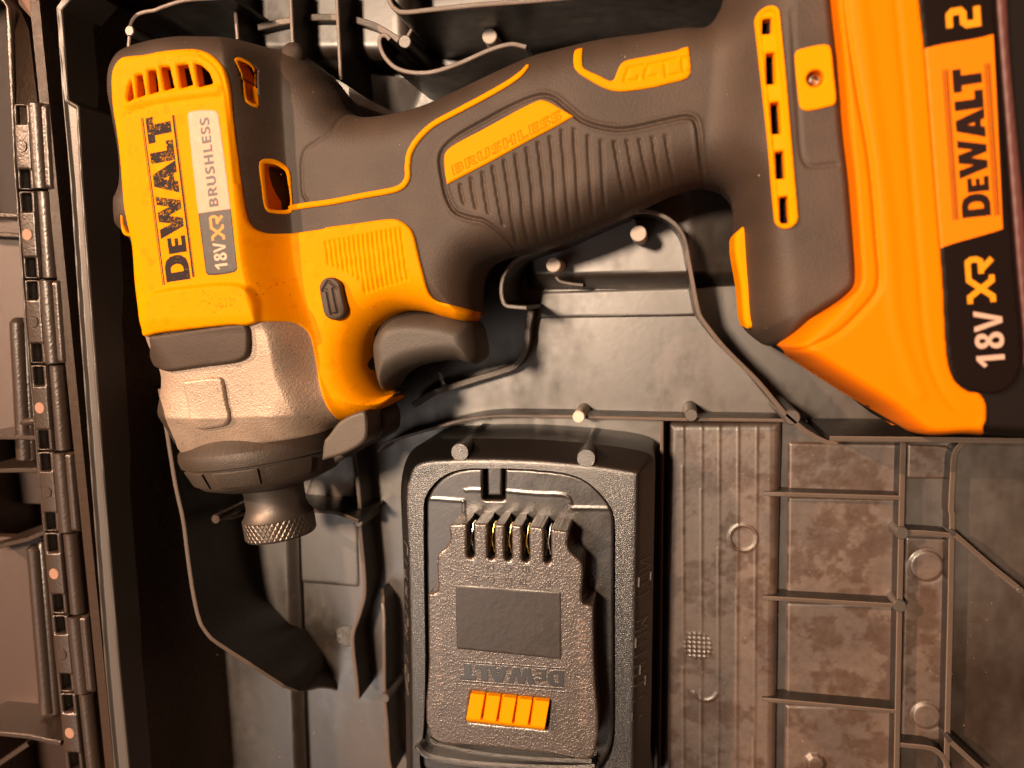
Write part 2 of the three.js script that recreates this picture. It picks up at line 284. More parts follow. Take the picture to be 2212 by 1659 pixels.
// ---------------------------------------------------------------- the tool case
const kase = thing('tool_case', 'open black moulded plastic tool case holding the orange driver and spare battery', 'tool case', [0, -26, 40]);
const poly = (pts, res, top, bottom, n = 6, straight = false, extra = {}) => plate({ f: area(pts, n, straight), res, top, bottom, ...extra });
const flat = (h, r = 0.4) => (x, z, d) => h - round(d, r);
{
  const rect = (x0, z0, x1, z1) => [[x0, z0], [x1, z0], [x1, z1], [x0, z1]];
  const R = r => area(r, 1, true);
  const floor = part('case_floor', plate({ f: R(rect(-181, -128, 168, 262)), res: 3, top: () => 0, bottom: -25 }), M.case, kase);
  // left strip of the floor, a step higher
  const stepX = y => at(636 + (y - 1200) * 0.036, y, 6);
  part('floor_panel', plate({ f: R([[-181, -20], stepX(800), stepX(1200), stepX(1660), stepX(1750), stepX(1990), [-181, 262]]), res: 1, top: (x, z, d) => 6 - 3.5 * (1 - smooth(0, 3.5, d)), bottom: 0 }), M.case, floor);
  part('floor_panel', plate({ f: R(W([[690, 978], [768, 978], [775, 1268], [644, 1258], [640, 1130]], 0.5)), res: 1, top: flat(0.7, 0.4), bottom: 0 }), M.case, floor);
  // raised part of the floor under the handle, sloping edge towards the viewer; right side tilted to dim its sheen
  part('floor_panel', plate({ f: R(W([[1080, 360], [1760, 360], [1760, 622], [1140, 626]], 4)), res: 1, top: (x, z, d) => Math.max(0.06, 13 * smooth(0, 5.2, d) + 0.05 - 0.34 * Math.max(0, x - at(1492, 560, 10)[0])), bottom: 0 }), M.case, floor);
  part('floor_panel', plate({ f: R(W([[1172, 630], [1505, 620], [1513, 683], [1152, 688]], 0.5)), res: 0.7, top: (x, z, d) => 0.6 - round(d, 0.5), bottom: 0 }), M.case, floor);
  // raised floor between the upper ribs, rounded towards the viewer
  part('floor_panel', plate({ f: R(W([[520, -120], [872, -120], [880, 0], [884, 95], [850, 122], [520, 122]], 20)), res: 0.7, top: (x, z, d) => 20 - round(d, 4.5), bottom: 0 }), M.case, floor);
  part('floor_panel', plate({ f: R(W([[770, 168], [884, 168], [955, 222], [1010, 330], [770, 330]], 3)), res: 1, top: (x, z, d) => Math.max(0.06, 9 - 0.42 * (x - at(790, 190, 6)[0]) - 0.2 * (z - at(790, 170, 6)[1])) - round(d, 0.05), bottom: 0 }), M.case, floor);  // added panel, tilted off the lamps to darken this patch of floor
  // ribbed strips beside the battery bay
  {
    const lines = [1442, 1476, 1516, 1554, 1595, 1635, 1668].map(x => at(x, 950, 4)[0]);
    const prof = x => { for (let i = 0; i + 1 < lines.length; i++) if (x >= lines[i] && x < lines[i + 1]) return 0.3 * Math.exp(-(((x - lines[i]) / 0.5) ** 2)) + 0.12 * (x - lines[i]) / (lines[i + 1] - lines[i]); return 0; };
    const f = R([at(1440, 909, 4), at(1690, 909, 4), at(1683, 1200, 4), at(1676, 1690, 4), at(1424, 1690, 4)]);
    const [c1, c2, c3] = [at(1605, 1160, 4), at(1507, 1392, 4), at(1523, 1486, 4)];
    part('floor_strip', plate({ f, res: 0.45, top: (x, z, d) => {
      let h = 5 + prof(x + 0.006 * z) - round(d, 3.2);
      const r1 = Math.hypot(x - c1[0], z - c1[1]), r3 = Math.hypot(x - c3[0], z - c3[1]), r2 = Math.hypot(x - c2[0], z - c2[1]);
      h += 0.5 * Math.exp(-(((r1 - 4.6) / 0.35) ** 2)) + (z > c3[1] + 1.2 ? 0.5 * Math.exp(-(((r3 - 4.2) / 0.35) ** 2)) : 0);
      if (r2 < 5) h += 0.35 - 0.6 * Math.max(Math.exp(-((((x - c2[0]) / 1.7 - Math.round((x - c2[0]) / 1.7)) / 0.2) ** 2)), Math.exp(-((((z - c2[1]) / 1.7 - Math.round((z - c2[1]) / 1.7)) / 0.2) ** 2)));
      return h; }, bottom: 0 }), M.cell, floor);
  }
  // small textured disc beside the left pocket
  const dc = at(746, 1374, 0.3);
  part('grip_disc', plate({ f: Object.assign((x, z) => 4.4 - Math.hypot(x - dc[0], z - dc[1]), { box: [dc[0] - 5, dc[1] - 5, dc[0] + 5, dc[1] + 5] }), res: 0.25, top: (x, z, d) => 0.5 - 0.45 * Math.abs(Math.sin(x * 3.2)) * Math.abs(Math.sin(z * 3.2)) - round(d, 0.3), bottom: 0 }), M.case, floor);
  // cells right of the strips
  const cx = y => [1703 - (y - 955) * 0.010, 1942 - (y - 955) * 0.018];
  for (const [y0, y1] of [[955, 1060], [1073, 1288], [1302, 1508], [1524, 1690]]) {
    part('cell_floor', plate({ f: area(W([[cx(y0)[0], y0, 1], [cx(y0)[1], y0 + 4, 1], [cx(y1)[1], y1 + 14, 1], [cx(y1)[0], y1, 1]], 1).map(p => [...p, 1]), 1), res: 0.6, top: (x, z, d) => 0.9 - round(d, 0.8) + (y0 > 1500 ? 1.2 * (Math.hypot(x - at(1760, 1644, 0)[0], z - at(1760, 1644, 0)[1]) < 3.1 ? 1 : 0) : 0), bottom: 0 }), M.cell, floor);
  }
  for (const [y0, y1, d0, d1] of [[960, 1035, 1960, 2050], [1160, 1600, 1956, 2048]]) {
    part('cell_floor', plate({ f: R(W([[d0, y0], [d1 + 4, y0 + 4], [d1, y1], [d0 - (y1 - y0) * 0.02, y1]], 1)), res: 0.5, top: (x, z, d) => {
      let h = 0.9 - round(d, 0.6); for (const [a, b, r] of [[2001, 1222, 5.6], [2001, 1546, 4.9]]) { const c = at(a, b, 1), q = Math.hypot(x - c[0], z - c[1]); h += 0.6 * (1 - smooth(r - 0.7, r, q)) - 0.25 * Math.exp(-(((q - r - 0.2) / 0.4) ** 2)); } return h; }, bottom: 0 }), M.cell, floor);
  }

  // ribs: [zoom or null, points [x, y, height], thickness]
  const Wr = pts => pts.map(p => [...at(p[0], p[1], p[2]), p[2]]);
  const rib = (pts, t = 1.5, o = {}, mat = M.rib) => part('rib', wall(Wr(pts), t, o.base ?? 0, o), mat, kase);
  const ZH = (k, pts, h) => Z(k, pts).map(p => [p[0], p[1], p[2] ?? h]);
  // handle contour
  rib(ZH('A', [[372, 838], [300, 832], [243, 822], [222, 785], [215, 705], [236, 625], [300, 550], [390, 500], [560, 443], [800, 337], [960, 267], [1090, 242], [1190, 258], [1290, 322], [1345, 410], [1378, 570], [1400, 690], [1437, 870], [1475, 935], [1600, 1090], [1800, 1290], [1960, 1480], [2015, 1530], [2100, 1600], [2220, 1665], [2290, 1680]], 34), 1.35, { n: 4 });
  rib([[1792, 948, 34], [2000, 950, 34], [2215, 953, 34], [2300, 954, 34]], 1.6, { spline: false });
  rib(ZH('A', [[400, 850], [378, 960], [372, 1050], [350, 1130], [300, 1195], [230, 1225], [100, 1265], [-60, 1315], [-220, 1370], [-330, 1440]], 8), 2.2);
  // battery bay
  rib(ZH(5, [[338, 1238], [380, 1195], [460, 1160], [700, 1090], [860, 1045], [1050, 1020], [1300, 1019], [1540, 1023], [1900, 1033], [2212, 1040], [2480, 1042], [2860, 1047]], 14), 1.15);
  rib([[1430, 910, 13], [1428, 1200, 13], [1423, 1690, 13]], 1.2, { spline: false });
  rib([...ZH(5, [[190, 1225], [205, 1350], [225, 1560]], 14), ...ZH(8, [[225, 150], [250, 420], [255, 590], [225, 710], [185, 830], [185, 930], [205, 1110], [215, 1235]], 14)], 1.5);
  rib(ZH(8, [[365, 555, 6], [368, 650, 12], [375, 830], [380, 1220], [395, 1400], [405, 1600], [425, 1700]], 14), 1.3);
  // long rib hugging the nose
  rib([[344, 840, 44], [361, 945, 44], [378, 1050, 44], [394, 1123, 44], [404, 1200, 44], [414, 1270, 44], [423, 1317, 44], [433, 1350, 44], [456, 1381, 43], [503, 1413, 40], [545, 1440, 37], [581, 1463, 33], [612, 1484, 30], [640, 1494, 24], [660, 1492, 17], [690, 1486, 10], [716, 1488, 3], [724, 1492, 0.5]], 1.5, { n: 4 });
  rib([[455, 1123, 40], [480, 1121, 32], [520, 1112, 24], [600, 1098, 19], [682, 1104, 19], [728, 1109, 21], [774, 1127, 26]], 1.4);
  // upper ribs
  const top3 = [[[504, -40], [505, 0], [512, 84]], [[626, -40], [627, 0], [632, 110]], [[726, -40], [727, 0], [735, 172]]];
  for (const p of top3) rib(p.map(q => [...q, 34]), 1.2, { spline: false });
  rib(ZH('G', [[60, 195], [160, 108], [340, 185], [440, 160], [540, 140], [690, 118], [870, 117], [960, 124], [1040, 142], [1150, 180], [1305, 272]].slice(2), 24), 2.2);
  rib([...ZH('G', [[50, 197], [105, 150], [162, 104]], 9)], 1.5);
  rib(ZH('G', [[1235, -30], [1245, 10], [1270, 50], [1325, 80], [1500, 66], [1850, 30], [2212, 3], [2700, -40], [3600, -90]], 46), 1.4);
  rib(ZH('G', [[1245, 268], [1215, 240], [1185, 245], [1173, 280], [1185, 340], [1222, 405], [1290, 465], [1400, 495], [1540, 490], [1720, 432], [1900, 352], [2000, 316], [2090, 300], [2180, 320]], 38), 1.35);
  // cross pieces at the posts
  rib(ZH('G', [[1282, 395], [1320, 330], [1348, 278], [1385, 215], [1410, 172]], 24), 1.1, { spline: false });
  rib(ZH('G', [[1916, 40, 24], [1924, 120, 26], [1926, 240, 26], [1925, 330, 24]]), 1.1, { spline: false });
  rib(ZH('H', [[1180, 470], [1190, 350], [1205, 210], [1260, 135], [1340, 105], [1420, 92], [1500, 60], [1700, 0], [1950, -20], [2150, -30]], 44), 1.2);  // arc rib; its run to the right is added to darken the corner
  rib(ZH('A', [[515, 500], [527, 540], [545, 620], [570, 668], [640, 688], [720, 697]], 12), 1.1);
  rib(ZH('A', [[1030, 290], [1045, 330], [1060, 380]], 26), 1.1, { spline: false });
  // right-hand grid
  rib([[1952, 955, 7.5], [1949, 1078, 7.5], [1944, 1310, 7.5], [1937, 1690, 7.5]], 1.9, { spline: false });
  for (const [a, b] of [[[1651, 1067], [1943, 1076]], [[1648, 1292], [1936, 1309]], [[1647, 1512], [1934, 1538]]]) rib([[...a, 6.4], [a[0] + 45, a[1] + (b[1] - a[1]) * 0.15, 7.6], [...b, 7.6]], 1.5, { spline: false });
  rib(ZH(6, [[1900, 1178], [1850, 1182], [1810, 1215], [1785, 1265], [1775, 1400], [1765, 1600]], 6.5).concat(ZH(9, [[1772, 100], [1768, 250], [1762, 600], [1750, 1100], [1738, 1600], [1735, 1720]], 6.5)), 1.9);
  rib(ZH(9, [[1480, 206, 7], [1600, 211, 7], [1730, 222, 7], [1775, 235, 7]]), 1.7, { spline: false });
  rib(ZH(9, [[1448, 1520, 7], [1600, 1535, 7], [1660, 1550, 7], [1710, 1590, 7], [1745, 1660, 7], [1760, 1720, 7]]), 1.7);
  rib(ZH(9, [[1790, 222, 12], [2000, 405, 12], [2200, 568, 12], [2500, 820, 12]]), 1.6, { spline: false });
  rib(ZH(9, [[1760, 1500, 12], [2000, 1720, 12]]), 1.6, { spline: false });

  // posts
  const post = (px, py, h, r, mat = M.post, base = 0) => { const [x, z] = at(px, py, h); part('post', lathe([[0, h], [r - 0.3, h], [r, h - 0.35], [r + 0.25, base], [0, base]], [x, 0, z], [0, 1, 0], 28), mat, kase); };
  post(1195, 572, 26, 2.4); post(1379, 504, 32, 2.5); post(1250, 901, 18, 2.1); post(1493, 897, 18, 2.2, M.rim); post(1712, 902, 34, 2.4, M.rim);
  post(874, 90, 25, 2.2, M.rim); post(1057, 77, 27, 2.4); post(279, 66, 46, 1.7, M.rim); post(465, 1122, 40, 1.7, M.caseSide); post(831, 1509, 16, 1.8, M.rim);
  post(1949, 1152, 8.5, 2.2, M.rim); post(1944, 1310, 8.5, 2.2, M.rim); post(774, 1130, 18, 1.6, M.rim); post(2205, 1277, 13, 1.2, M.rim);

  // outer walls
  const inner = W([[160, -30], [133, 20], [146, 214], [177, 387], [200, 700], [227, 1067], [258, 1440], [277, 1640], [287, 1760], [300, 1990]], 55);
  const sideGeo = (() => { const pos = [], uv = [], idx = []; inner.forEach((p, i) => { const b = -176.6; pos.push(p[0], 55, p[1], b, 0, p[1]); uv.push(p[1] / 1000, 0.055, p[1] / 1000, 0); if (i) { const m = i * 2; idx.push(m - 2, m - 1, m, m, m - 1, m + 1); } }); return makeGeo(pos, null, uv, idx); })();
  part('side_wall', sideGeo, M.caseSide, kase);
  part('side_wall', slab(-192, -26, -190, 172, 57, -111), M.caseSide, kase);
  part('side_wall', slab(164, -26, -118, 172, 57, 258), M.caseSide, kase);
  part('side_wall', slab(-190, -26, 256, 172, 57, 264), M.caseSide, kase);
  part('rim_lip', poly(W([[150, -30], [120, 15], [134, 224], [149, 387], [170, 700], [192, 997], [198, 1078], [225, 1440], [245, 1659], [253, 1760], [287, 1760], [277, 1640], [258, 1440], [227, 1067], [222, 1000], [200, 700], [177, 387], [169, 228], [147, 215], [133, 20], [175, -30]], 57).map(p => [...p, 1]), 0.4,
    (x, z, d) => 57 - round(d, 0.5) - 1.0 * smooth(0.7, 1.3, d), 40, 1), M.rim, kase);
  part('rim_flange', poly(W([[30, -30], [40, 10], [72, 45], [80, 80], [98, 224], [112, 387], [124, 542], [158, 997], [164, 1078], [190, 1440], [209, 1659], [214, 1740], [226, 1740], [220.6, 1659], [200, 1440], [173, 1078], [166, 997], [132, 542], [120, 387], [110, 222], [103, 140], [96, 58], [90, -30]], 52).map(p => [...p, 1]), 0.5, flat(52, 0.4), -5, 1), M.table.clone(), kase).material.color.setRGB(0.26, 0.15, 0.11);
  part('side_wall', wall(W([[107, 300], [155, 980], [207, 1640], [214, 1760]], 48).map(p => [p[0] - 0.6, p[1], 48]), 1.2, -5, { spline: false }), M.caseSide, kase);

  // hinge
  const hinge = new THREE.Group(); hinge.name = 'hinge'; kase.add(hinge);
  const xl = y => 29 + (y - 220) * 0.0545 + (y - 220) * (y - 220) * 1.85e-5;
  const ys = [222, 411, 603, 787, 975, 1150, 1328, 1497, 1668];
  for (let i = 0; i < 8; i++) {
    const y0 = ys[i] + 2, y1 = ys[i + 1] - 2, yc = (y0 + y1) / 2, odd = i % 2, H = 55;
    const A = at(xl(y0) + (odd ? 52 : 50), y0, H), B = at(xl(y1) + (odd ? 52 : 50), y1, H), L = Math.hypot(B[0] - A[0], B[1] - A[1]), r = odd ? 2.9 : 3.3;
    const dir = [(B[0] - A[0]) / L, 0, (B[1] - A[1]) / L];
    const k = part('knuckle', lathe([[0, 0], [r - 0.3, 0], [r, 0.3], [r, L - 0.3], [r - 0.3, L], [0, L]], [A[0], odd ? 53.4 : 54, A[1]], dir, 32), M.hinge, hinge);
    // leaf joining the barrel to the rim or to the lid
    if (!odd) part('hinge_leaf', poly([at(xl(y0) + 50, y0, H), at(xl(y0) + 78, y0, H), at(xl(y1) + 78, y1, H), at(xl(y1) + 50, y1, H)].map(p => [...p, 1]), 0.5, (x, z, d) => 56 - round(d, 1.4), 40, 1), M.hinge, k);
    const px = f => [xl(y0 + (y1 - y0) * f), y0 + (y1 - y0) * f];
    const q = (f0, f1, a, b) => [[px(f0)[0] + a, px(f0)[1]], [px(f0)[0] + b, px(f0)[1]], [px(f1)[0] + b, px(f1)[1]], [px(f1)[0] + a, px(f1)[1]]].map(p => [...at(p[0], p[1], 57), 1]);
    const frame = area(q(0, 1, -1, 33), 1), wa = area(q(0.02, 0.235, 4, 25), 1), wb = area(q(0.765, 0.985, 4, 25), 1);
    const axis = at(xl(yc) + 15, yc, 57);
    part('window_frame', plate({ f: without(frame, wa, wb), res: 0.35, top: (x, z, d) => { const u = x - axis[0] - (z - axis[1]) * 0.012, mid = Math.abs(z - axis[1]) < 7.2; return (mid ? 57.4 - 0.02 * u * u : 57) - round(d, 0.5); }, bottom: 49 }), M.hinge, hinge);
    part('hinge_rod', lathe([[0, 0], [1.5, 0], [1.5, L + 4], [0, L + 4]], [axis[0] - dir[0] * (L / 2 + 2), 51.5, axis[1] - dir[2] * (L / 2 + 2)], dir, 20), M.rim, hinge);
    part('pin', lathe([[0, 0.25], [1.75, 0.25], [1.95, 0.05], [1.95, -2], [0, -2]], [axis[0], 57.4, axis[1]], [0, 1, 0], 26), odd ? M.pin : M.hinge, hinge);
  }

  // opened lid at the left edge
  const lid = new THREE.Group(); lid.name = 'lid'; kase.add(lid);
  part('lid_rim', poly(W([[-40, -40], [-8, -8], [10, 12], [14, 117], [19, 210], [27, 360], [38, 500], [52, 700], [66, 860], [80, 1030], [100, 1240], [127, 1520], [145, 1690], [151, 1690], [134, 1520], [106, 1240], [86, 1030], [71, 860], [57, 700], [42, 500], [33, 360], [29, 222], [24, 70], [20, 15], [-5, -25], [-30, -50]], 57).map(p => [...p, 1]), 0.4, flat(57, 0.5), 30, 1), M.hinge, lid);
  // sloping outer face of the lid next to the hinge
  { const a = W([[-5, -25], [20, 15], [24, 70], [29, 222], [33, 300]], 56.4), b = W([[15, -10], [62, 32], [78, 70], [96, 222], [102, 300]], 50), pos = [], uv = [], idx = [];
    a.forEach((p, i) => { pos.push(p[0], 56.4, p[1], b[i][0], 53, b[i][1]); uv.push(p[1] / 1000, 0, p[1] / 1000, 0.01); if (i) { const m = i * 2; idx.push(m - 2, m - 1, m, m, m - 1, m + 1); } }); part('lid_side', makeGeo(pos, null, uv, idx), M.caseSide, lid); }
  M.lid = std([0.056, 0.028, 0.019], { roughness: 0.42, ior: 1.8, bumpMap: again(fineT, 0.05), bumpScale: 0.00005 });
  const lz = y => at(30, y, 40)[1];
  for (const [a, b, h] of [[-200, 462, -16], [462, 506, 20], [506, 944, 33], [944, 1180, -16], [1180, 1586, 30], [1586, 1900, -10]]) part('lid_floor', slab(-290, h - 4, lz(a), -192.5, h, lz(b) - 0.2), M.lid, lid);  // low sections are sunk deep so the lid walls keep them in shadow
  part('lid_side', slab(-294, -26, -128, -290, 57, 258), M.caseSide, lid);
  part('lid_side', slab(-294, -26, -132, -192, 57, -128), M.caseSide, lid);
  part('lid_side', slab(-196, -26, -128, -192.5, 55, 258), M.caseSide, lid);
  const lr = (pts, t, o) => part('lid_rib', wall(pts.map(p => [...at(p[0], p[1], p[2]), p[2]]), t, 12, { spline: false, ...o }), M.hinge, lid);
  lr([[-60, 462, 50], [36, 465, 50]], 1.6); lr([[-60, 504, 40], [40, 508, 40]], 1.6);
  lr([[-60, 944, 50], [76, 946, 50]], 1.6); lr([[-60, 1018, 44], [84, 1016, 44]], 1.6);
  lr([[-60, 1195, 44], [60, 1166, 44], [96, 1150, 44]], 1.6);
  lr([[-80, 1578, 50], [60, 1592, 50], [130, 1607, 50]], 1.8); lr([[-60, 1690, 50], [60, 1608, 50]], 1.8);
  // rounded upright ridges inside the lid
  const ridge = (p0, p1, h, r) => { const A = at(...p0, h), B = at(...p1, h), L = Math.hypot(B[0] - A[0], B[1] - A[1]), d = [(B[0] - A[0]) / L, 0, (B[1] - A[1]) / L]; part('lid_ridge', lathe([[0, 0], [r * 0.6, 0.4], [r, 2], [r, L - 1], [0, L]], [A[0], h - r, A[1]], d, 28), M.hinge, lid); };
  ridge([26, 685], [42, 1000], 40, 3.2); ridge([48, 685], [62, 1000], 38, 2.2);
  ridge([62, 1180], [92, 1550], 40, 3.0); ridge([82, 1170], [114, 1550], 38, 2.0);
  ridge([38, 915], [76, 910], 46, 1.3);
}

// ---------------------------------------------------------------- the impact driver
const drill = thing('impact_driver', 'orange and grey cordless impact driver lying on its side, battery pack fitted, across the case', 'impact driver', [-30, 4, -20]);
const MID = 42;
const OUTL = area([...W([[249, 215], [251, 165], [264, 128], [290, 98], [340, 80], [400, 70]], 60), ...W([[455, 70]], 60), ...W([[520, 83]], 55), ...W([[575, 99]], 51), ...W([[650, 117], [692, 148], [718, 180], [739, 206], [762, 243], [790, 251], [830, 248], [880, 238], [930, 222], [1000, 190], [1080, 152], [1150, 122], [1200, 108], [1300, 85], [1400, 72], [1480, 60]], 48),
  ...W([[1530, 30], [1560, -12], [1572, -50], [1580, -90], [1960, -90]], 58), ...W([[1960, 100], [1960, 300], [1960, 500], [1950, 600], [1930, 650], [1860, 690], [1790, 722], [1715, 748], [1668, 752], [1634, 734], [1608, 705], [1598, 620], [1588, 500], [1583, 440], [1562, 415], [1520, 404], [1490, 408], [1440, 425], [1380, 455], [1300, 490], [1210, 525], [1150, 545], [1120, 551], [1080, 562], [1052, 580], [1038, 610], [1034, 650]], 44),
  ...W([[1036, 683], [1010, 697], [975, 690], [930, 676], [880, 674], [840, 697], [815, 728], [806, 765], [808, 800], [820, 830], [836, 848], [860, 850], [853, 868], [830, 884], [790, 898], [748, 912]], 46),
  ...W([[735, 945], [705, 985], [600, 1015], [480, 1022]], 46), ...W([[400, 1020], [370, 976], [354, 930], [341, 878]], 57), ...W([[338, 810], [322, 745], [313, 690], [303, 600], [296, 540], [282, 522], [264, 505], [257, 470], [257, 425], [268, 395], [266, 340], [254, 270]], 61)], 5);
const HEADR = area([...W([[190, 40], [440, 60], [485, 100], [500, 150], [506, 200], [517, 350], [530, 480], [541, 580], [562, 660], [588, 740]], 71), ...W([[616, 820], [650, 900], [700, 1000], [560, 1120], [330, 1100], [240, 900], [180, 400]], 66)], 5);
const axA = at(290, 160, 74), axB = at(345, 700, 74), axL = Math.hypot(axB[0] - axA[0], axB[1] - axA[1]), axD = [(axB[0] - axA[0]) / axL, (axB[1] - axA[1]) / axL];
const vOf = (x, z) => (x - axA[0]) * axD[0] + (z - axA[1]) * axD[1] - axL;
const fx0 = at(1490, 250, 61)[0], fx1 = at(1665, 250, 70)[0];
const H = (x, z, d = OUTL(x, z)) => {
  const v = vOf(x, z), hr = HEADR(x, z), head = 0.5 * smooth(-9.5, 0.4, hr) + 0.5 * clamp((hr + 9.5) / 9.9, 0, 1);
  const th = 32 - 1.2 * smooth(-2, 4, v) - 3.2 * smooth(2, 30, v) - (v > 29 ? (v - 29) * 0.5 : 0);
  const foot = smooth(fx0, fx1, x + 0.09 * z);
  const neck = 19.2 + 11.5 * foot + (x > fx1 ? 0.06 * (x - fx1) : 0);
  const T = neck + (th - neck) * head, w = 14 - 2 * foot - 1 * head + 4 * smooth(0, 16, v) * head, s = Math.min(1, Math.max(0, d) / w);
  return MID + T * Math.pow(Math.max(0, 1 - Math.pow(1 - s, 2.5)), 0.4);
};
// picture points -> places on the body's surface (raised by off)
const on = (pts, off = 0, start = 66) => pts.map(p => { let h = start, q; for (let i = 0; i < 14; i++) { q = at(p[0], p[1], h); h = h * 0.4 + 0.6 * (H(q[0], q[1]) + off); } return [q[0], q[1], ...p.slice(2)]; });
const onZ = (k, pts, off) => on(Z(k, pts), off);
const S1 = pts => pts.map(p => [p[0], p[1], 1]);

// openings and grooves cut into the body
const ventF = [[[250, 610], [278, 800], [228, 832], [206, 790], [222, 680]], [[300, 556], [362, 546], [396, 758], [312, 792]], [[420, 508], [503, 498], [532, 720], [440, 752]], [[552, 472], [642, 464], [692, 682], [592, 712]], [[722, 452], [830, 440], [882, 650], [762, 690]], [[902, 434], [970, 452], [1052, 530], [1092, 638], [942, 680]]].map(p => area(S1(onZ('D', p, 0.5)), 1));
const w1o = area(onZ('D', [[1303, 382], [1350, 366], [1430, 398], [1488, 446], [1512, 500], [1516, 600], [1552, 860], [1528, 884], [1438, 842], [1408, 800], [1390, 640], [1360, 520], [1320, 430]], 0.5));
const w1i = area(onZ('D', [[1338, 400], [1440, 434], [1488, 486], [1500, 560], [1512, 650], [1536, 838], [1512, 846], [1450, 812], [1430, 780], [1405, 630], [1375, 510]], 0.5));
const w2o = area(onZ(1, [[1598, 1005], [1630, 980], [1700, 985], [1765, 1025], [1786, 1060], [1795, 1160], [1802, 1250], [1795, 1312], [1665, 1312], [1632, 1280], [1612, 1150]], 0.5));
const w2i = area(onZ(1, [[1630, 1018], [1640, 1008], [1700, 1018], [1752, 1050], [1766, 1075], [1786, 1282], [1668, 1290], [1650, 1255]], 0.5));
const wL = area(S1(onZ(1, [[792, 1152], [836, 1190], [846, 1428], [790, 1436], [768, 1380], [766, 1200]], 0.5)), 1);
const slotLines = [[600, 110, 650, 205], [622, 322, 678, 515], [650, 627, 712, 823], [680, 932, 738, 1100], [706, 1212, 762, 1375]].map(([a, b, c, d]) => area(S1(onZ(3, [[a - 2, b + 2], [a + 52, b - 4], [c + 2, d], [c - 52, d + 4]], 0.5)), 1));
const screwP = onZ(3, [[925, 482]], 0.5)[0];
const trigHole = null;
const gripLine = line([...onZ(2, [[1215, 1565], [1150, 1490], [1050, 1400], [985, 1358], [920, 1345], [820, 1308], [770, 1230], [740, 1110], [728, 960], [800, 865], [1000, 745], [1200, 640], [1345, 590], [1425, 605], [1520, 680], [1600, 745], [1720, 785], [1860, 797]], 0), ...onZ(3, [[0, 745], [120, 722], [175, 735], [196, 790], [208, 900], [225, 1050], [236, 1150]], 0)], 2);
const neckLine = line(onZ(1, [[1895, 1240], [1870, 1200], [1862, 1100], [1865, 980], [1890, 920], [1960, 870], [2040, 810], [2090, 740], [2150, 705], [2212, 700]], 0).concat(onZ(2, [[240, 720]], 0)), 2);
const footLine = line(onZ(3, [[778, 60], [800, 400], [820, 700], [835, 900], [850, 980], [890, 1025], [1060, 1012]], 0), 2);
const slots = [[848, 1140, 870, 1250], [915, 1100, 945, 1280], [985, 1065, 1022, 1310], [1050, 1030, 1115, 1385], [1120, 990, 1200, 1500], [1190, 955, 1272, 1500], [1260, 915, 1335, 1490], [1330, 880, 1402, 1470], [1405, 845, 1465, 1440], [1475, 805, 1528, 1405], [1550, 800, 1594, 1365], [1638, 840, 1668, 1330], [1720, 868, 1740, 1280], [1800, 875, 1868, 1235], [1880, 868, 1944, 1190], [1957, 862, 2022, 1162], [2037, 850, 2086, 1140], [2117, 838, 2170, 1130]].map(([a, b, c, d]) => line(onZ(2, [[a, b], [(a + c) / 2 - 3, (b + d) / 2], [c, d]], 0), 1.5));
const near = (b, x, z, m = 1) => x > b[0] - m && x < b[2] + m && z > b[1] - m && z < b[3] + m;
const gripBox = gripLine.box;
const bodyTop = (x, z) => {
  let h = H(x, z);
  for (const f of ventF) if (near(f.box, x, z, 0)) h -= 17 * smooth(-0.35, 0.1, f(x, z));
  if (near(w1i.box, x, z, 0)) h -= 12 * smooth(-0.5, 0.1, w1i(x, z));
  if (near(w2i.box, x, z, 0)) h -= 14 * smooth(-0.5, 0.1, w2i(x, z));
  for (const f of slotLines) if (near(f.box, x, z, 0)) h -= 12 * smooth(-0.4, 0.1, f(x, z));
  const sc = Math.hypot(x - screwP[0], z - screwP[1]); if (sc < 3) h -= 5 * smooth(2.3, 1.9, sc);
  if (near(gripBox, x, z, 2)) {
    const g = gripLine(x, z); h -= 0.75 * Math.exp(-((g / 0.42) ** 2)); h += 0.25 * Math.exp(-(((g - 0.9) / 0.5) ** 2));
    for (const s of slots) if (near(s.box, x, z, 0)) h -= 0.5 * (1 - smooth(0.22, 0.62, s(x, z)));
  }
  if (x > fx1) { const e = FOOT(x, z); if (e < 2.6) h -= 4 * (1 - Math.max(0, e) / 2.6) ** 2; }
  h -= 0.45 * Math.exp(-((neckLine(x, z) / 0.4) ** 2)) + 0.35 * Math.exp(-((footLine(x, z) / 0.5) ** 2));
  return h;
};
const FOOT = area([...W([[-500, -600], [1700, -600], [1806, -120], [1809, 0], [1820, 105], [1834, 280], [1846, 385], [1860, 560], [1861, 605], [1854, 626], [1824, 653], [1755, 698]], 75), ...W([[1694, 741], [1660, 760], [1600, 1400], [-500, 1400]], 60)].map(p => [...p, 1]), 1);
part('grip_body', plate({ f: Object.assign((x, z) => { const d = OUTL(x, z); return x > fx1 ? Math.min(d, FOOT(x, z)) : d; }, { box: OUTL.box }), res: 0.42, top: bodyTop, bottom: null, under: (y, x, z) => 2 * MID - H(x, z) }), M.rubber, drill);
{ const [x, z] = on([[632, 117]], 0, 50)[0]; const g = new THREE.SphereGeometry(3.6, 24, 16); g.scale(1, 0.9, 1); g.translate(x, H(x, z) - 0.6, z); part('rubber_nub', g, M.rubber, drill); }

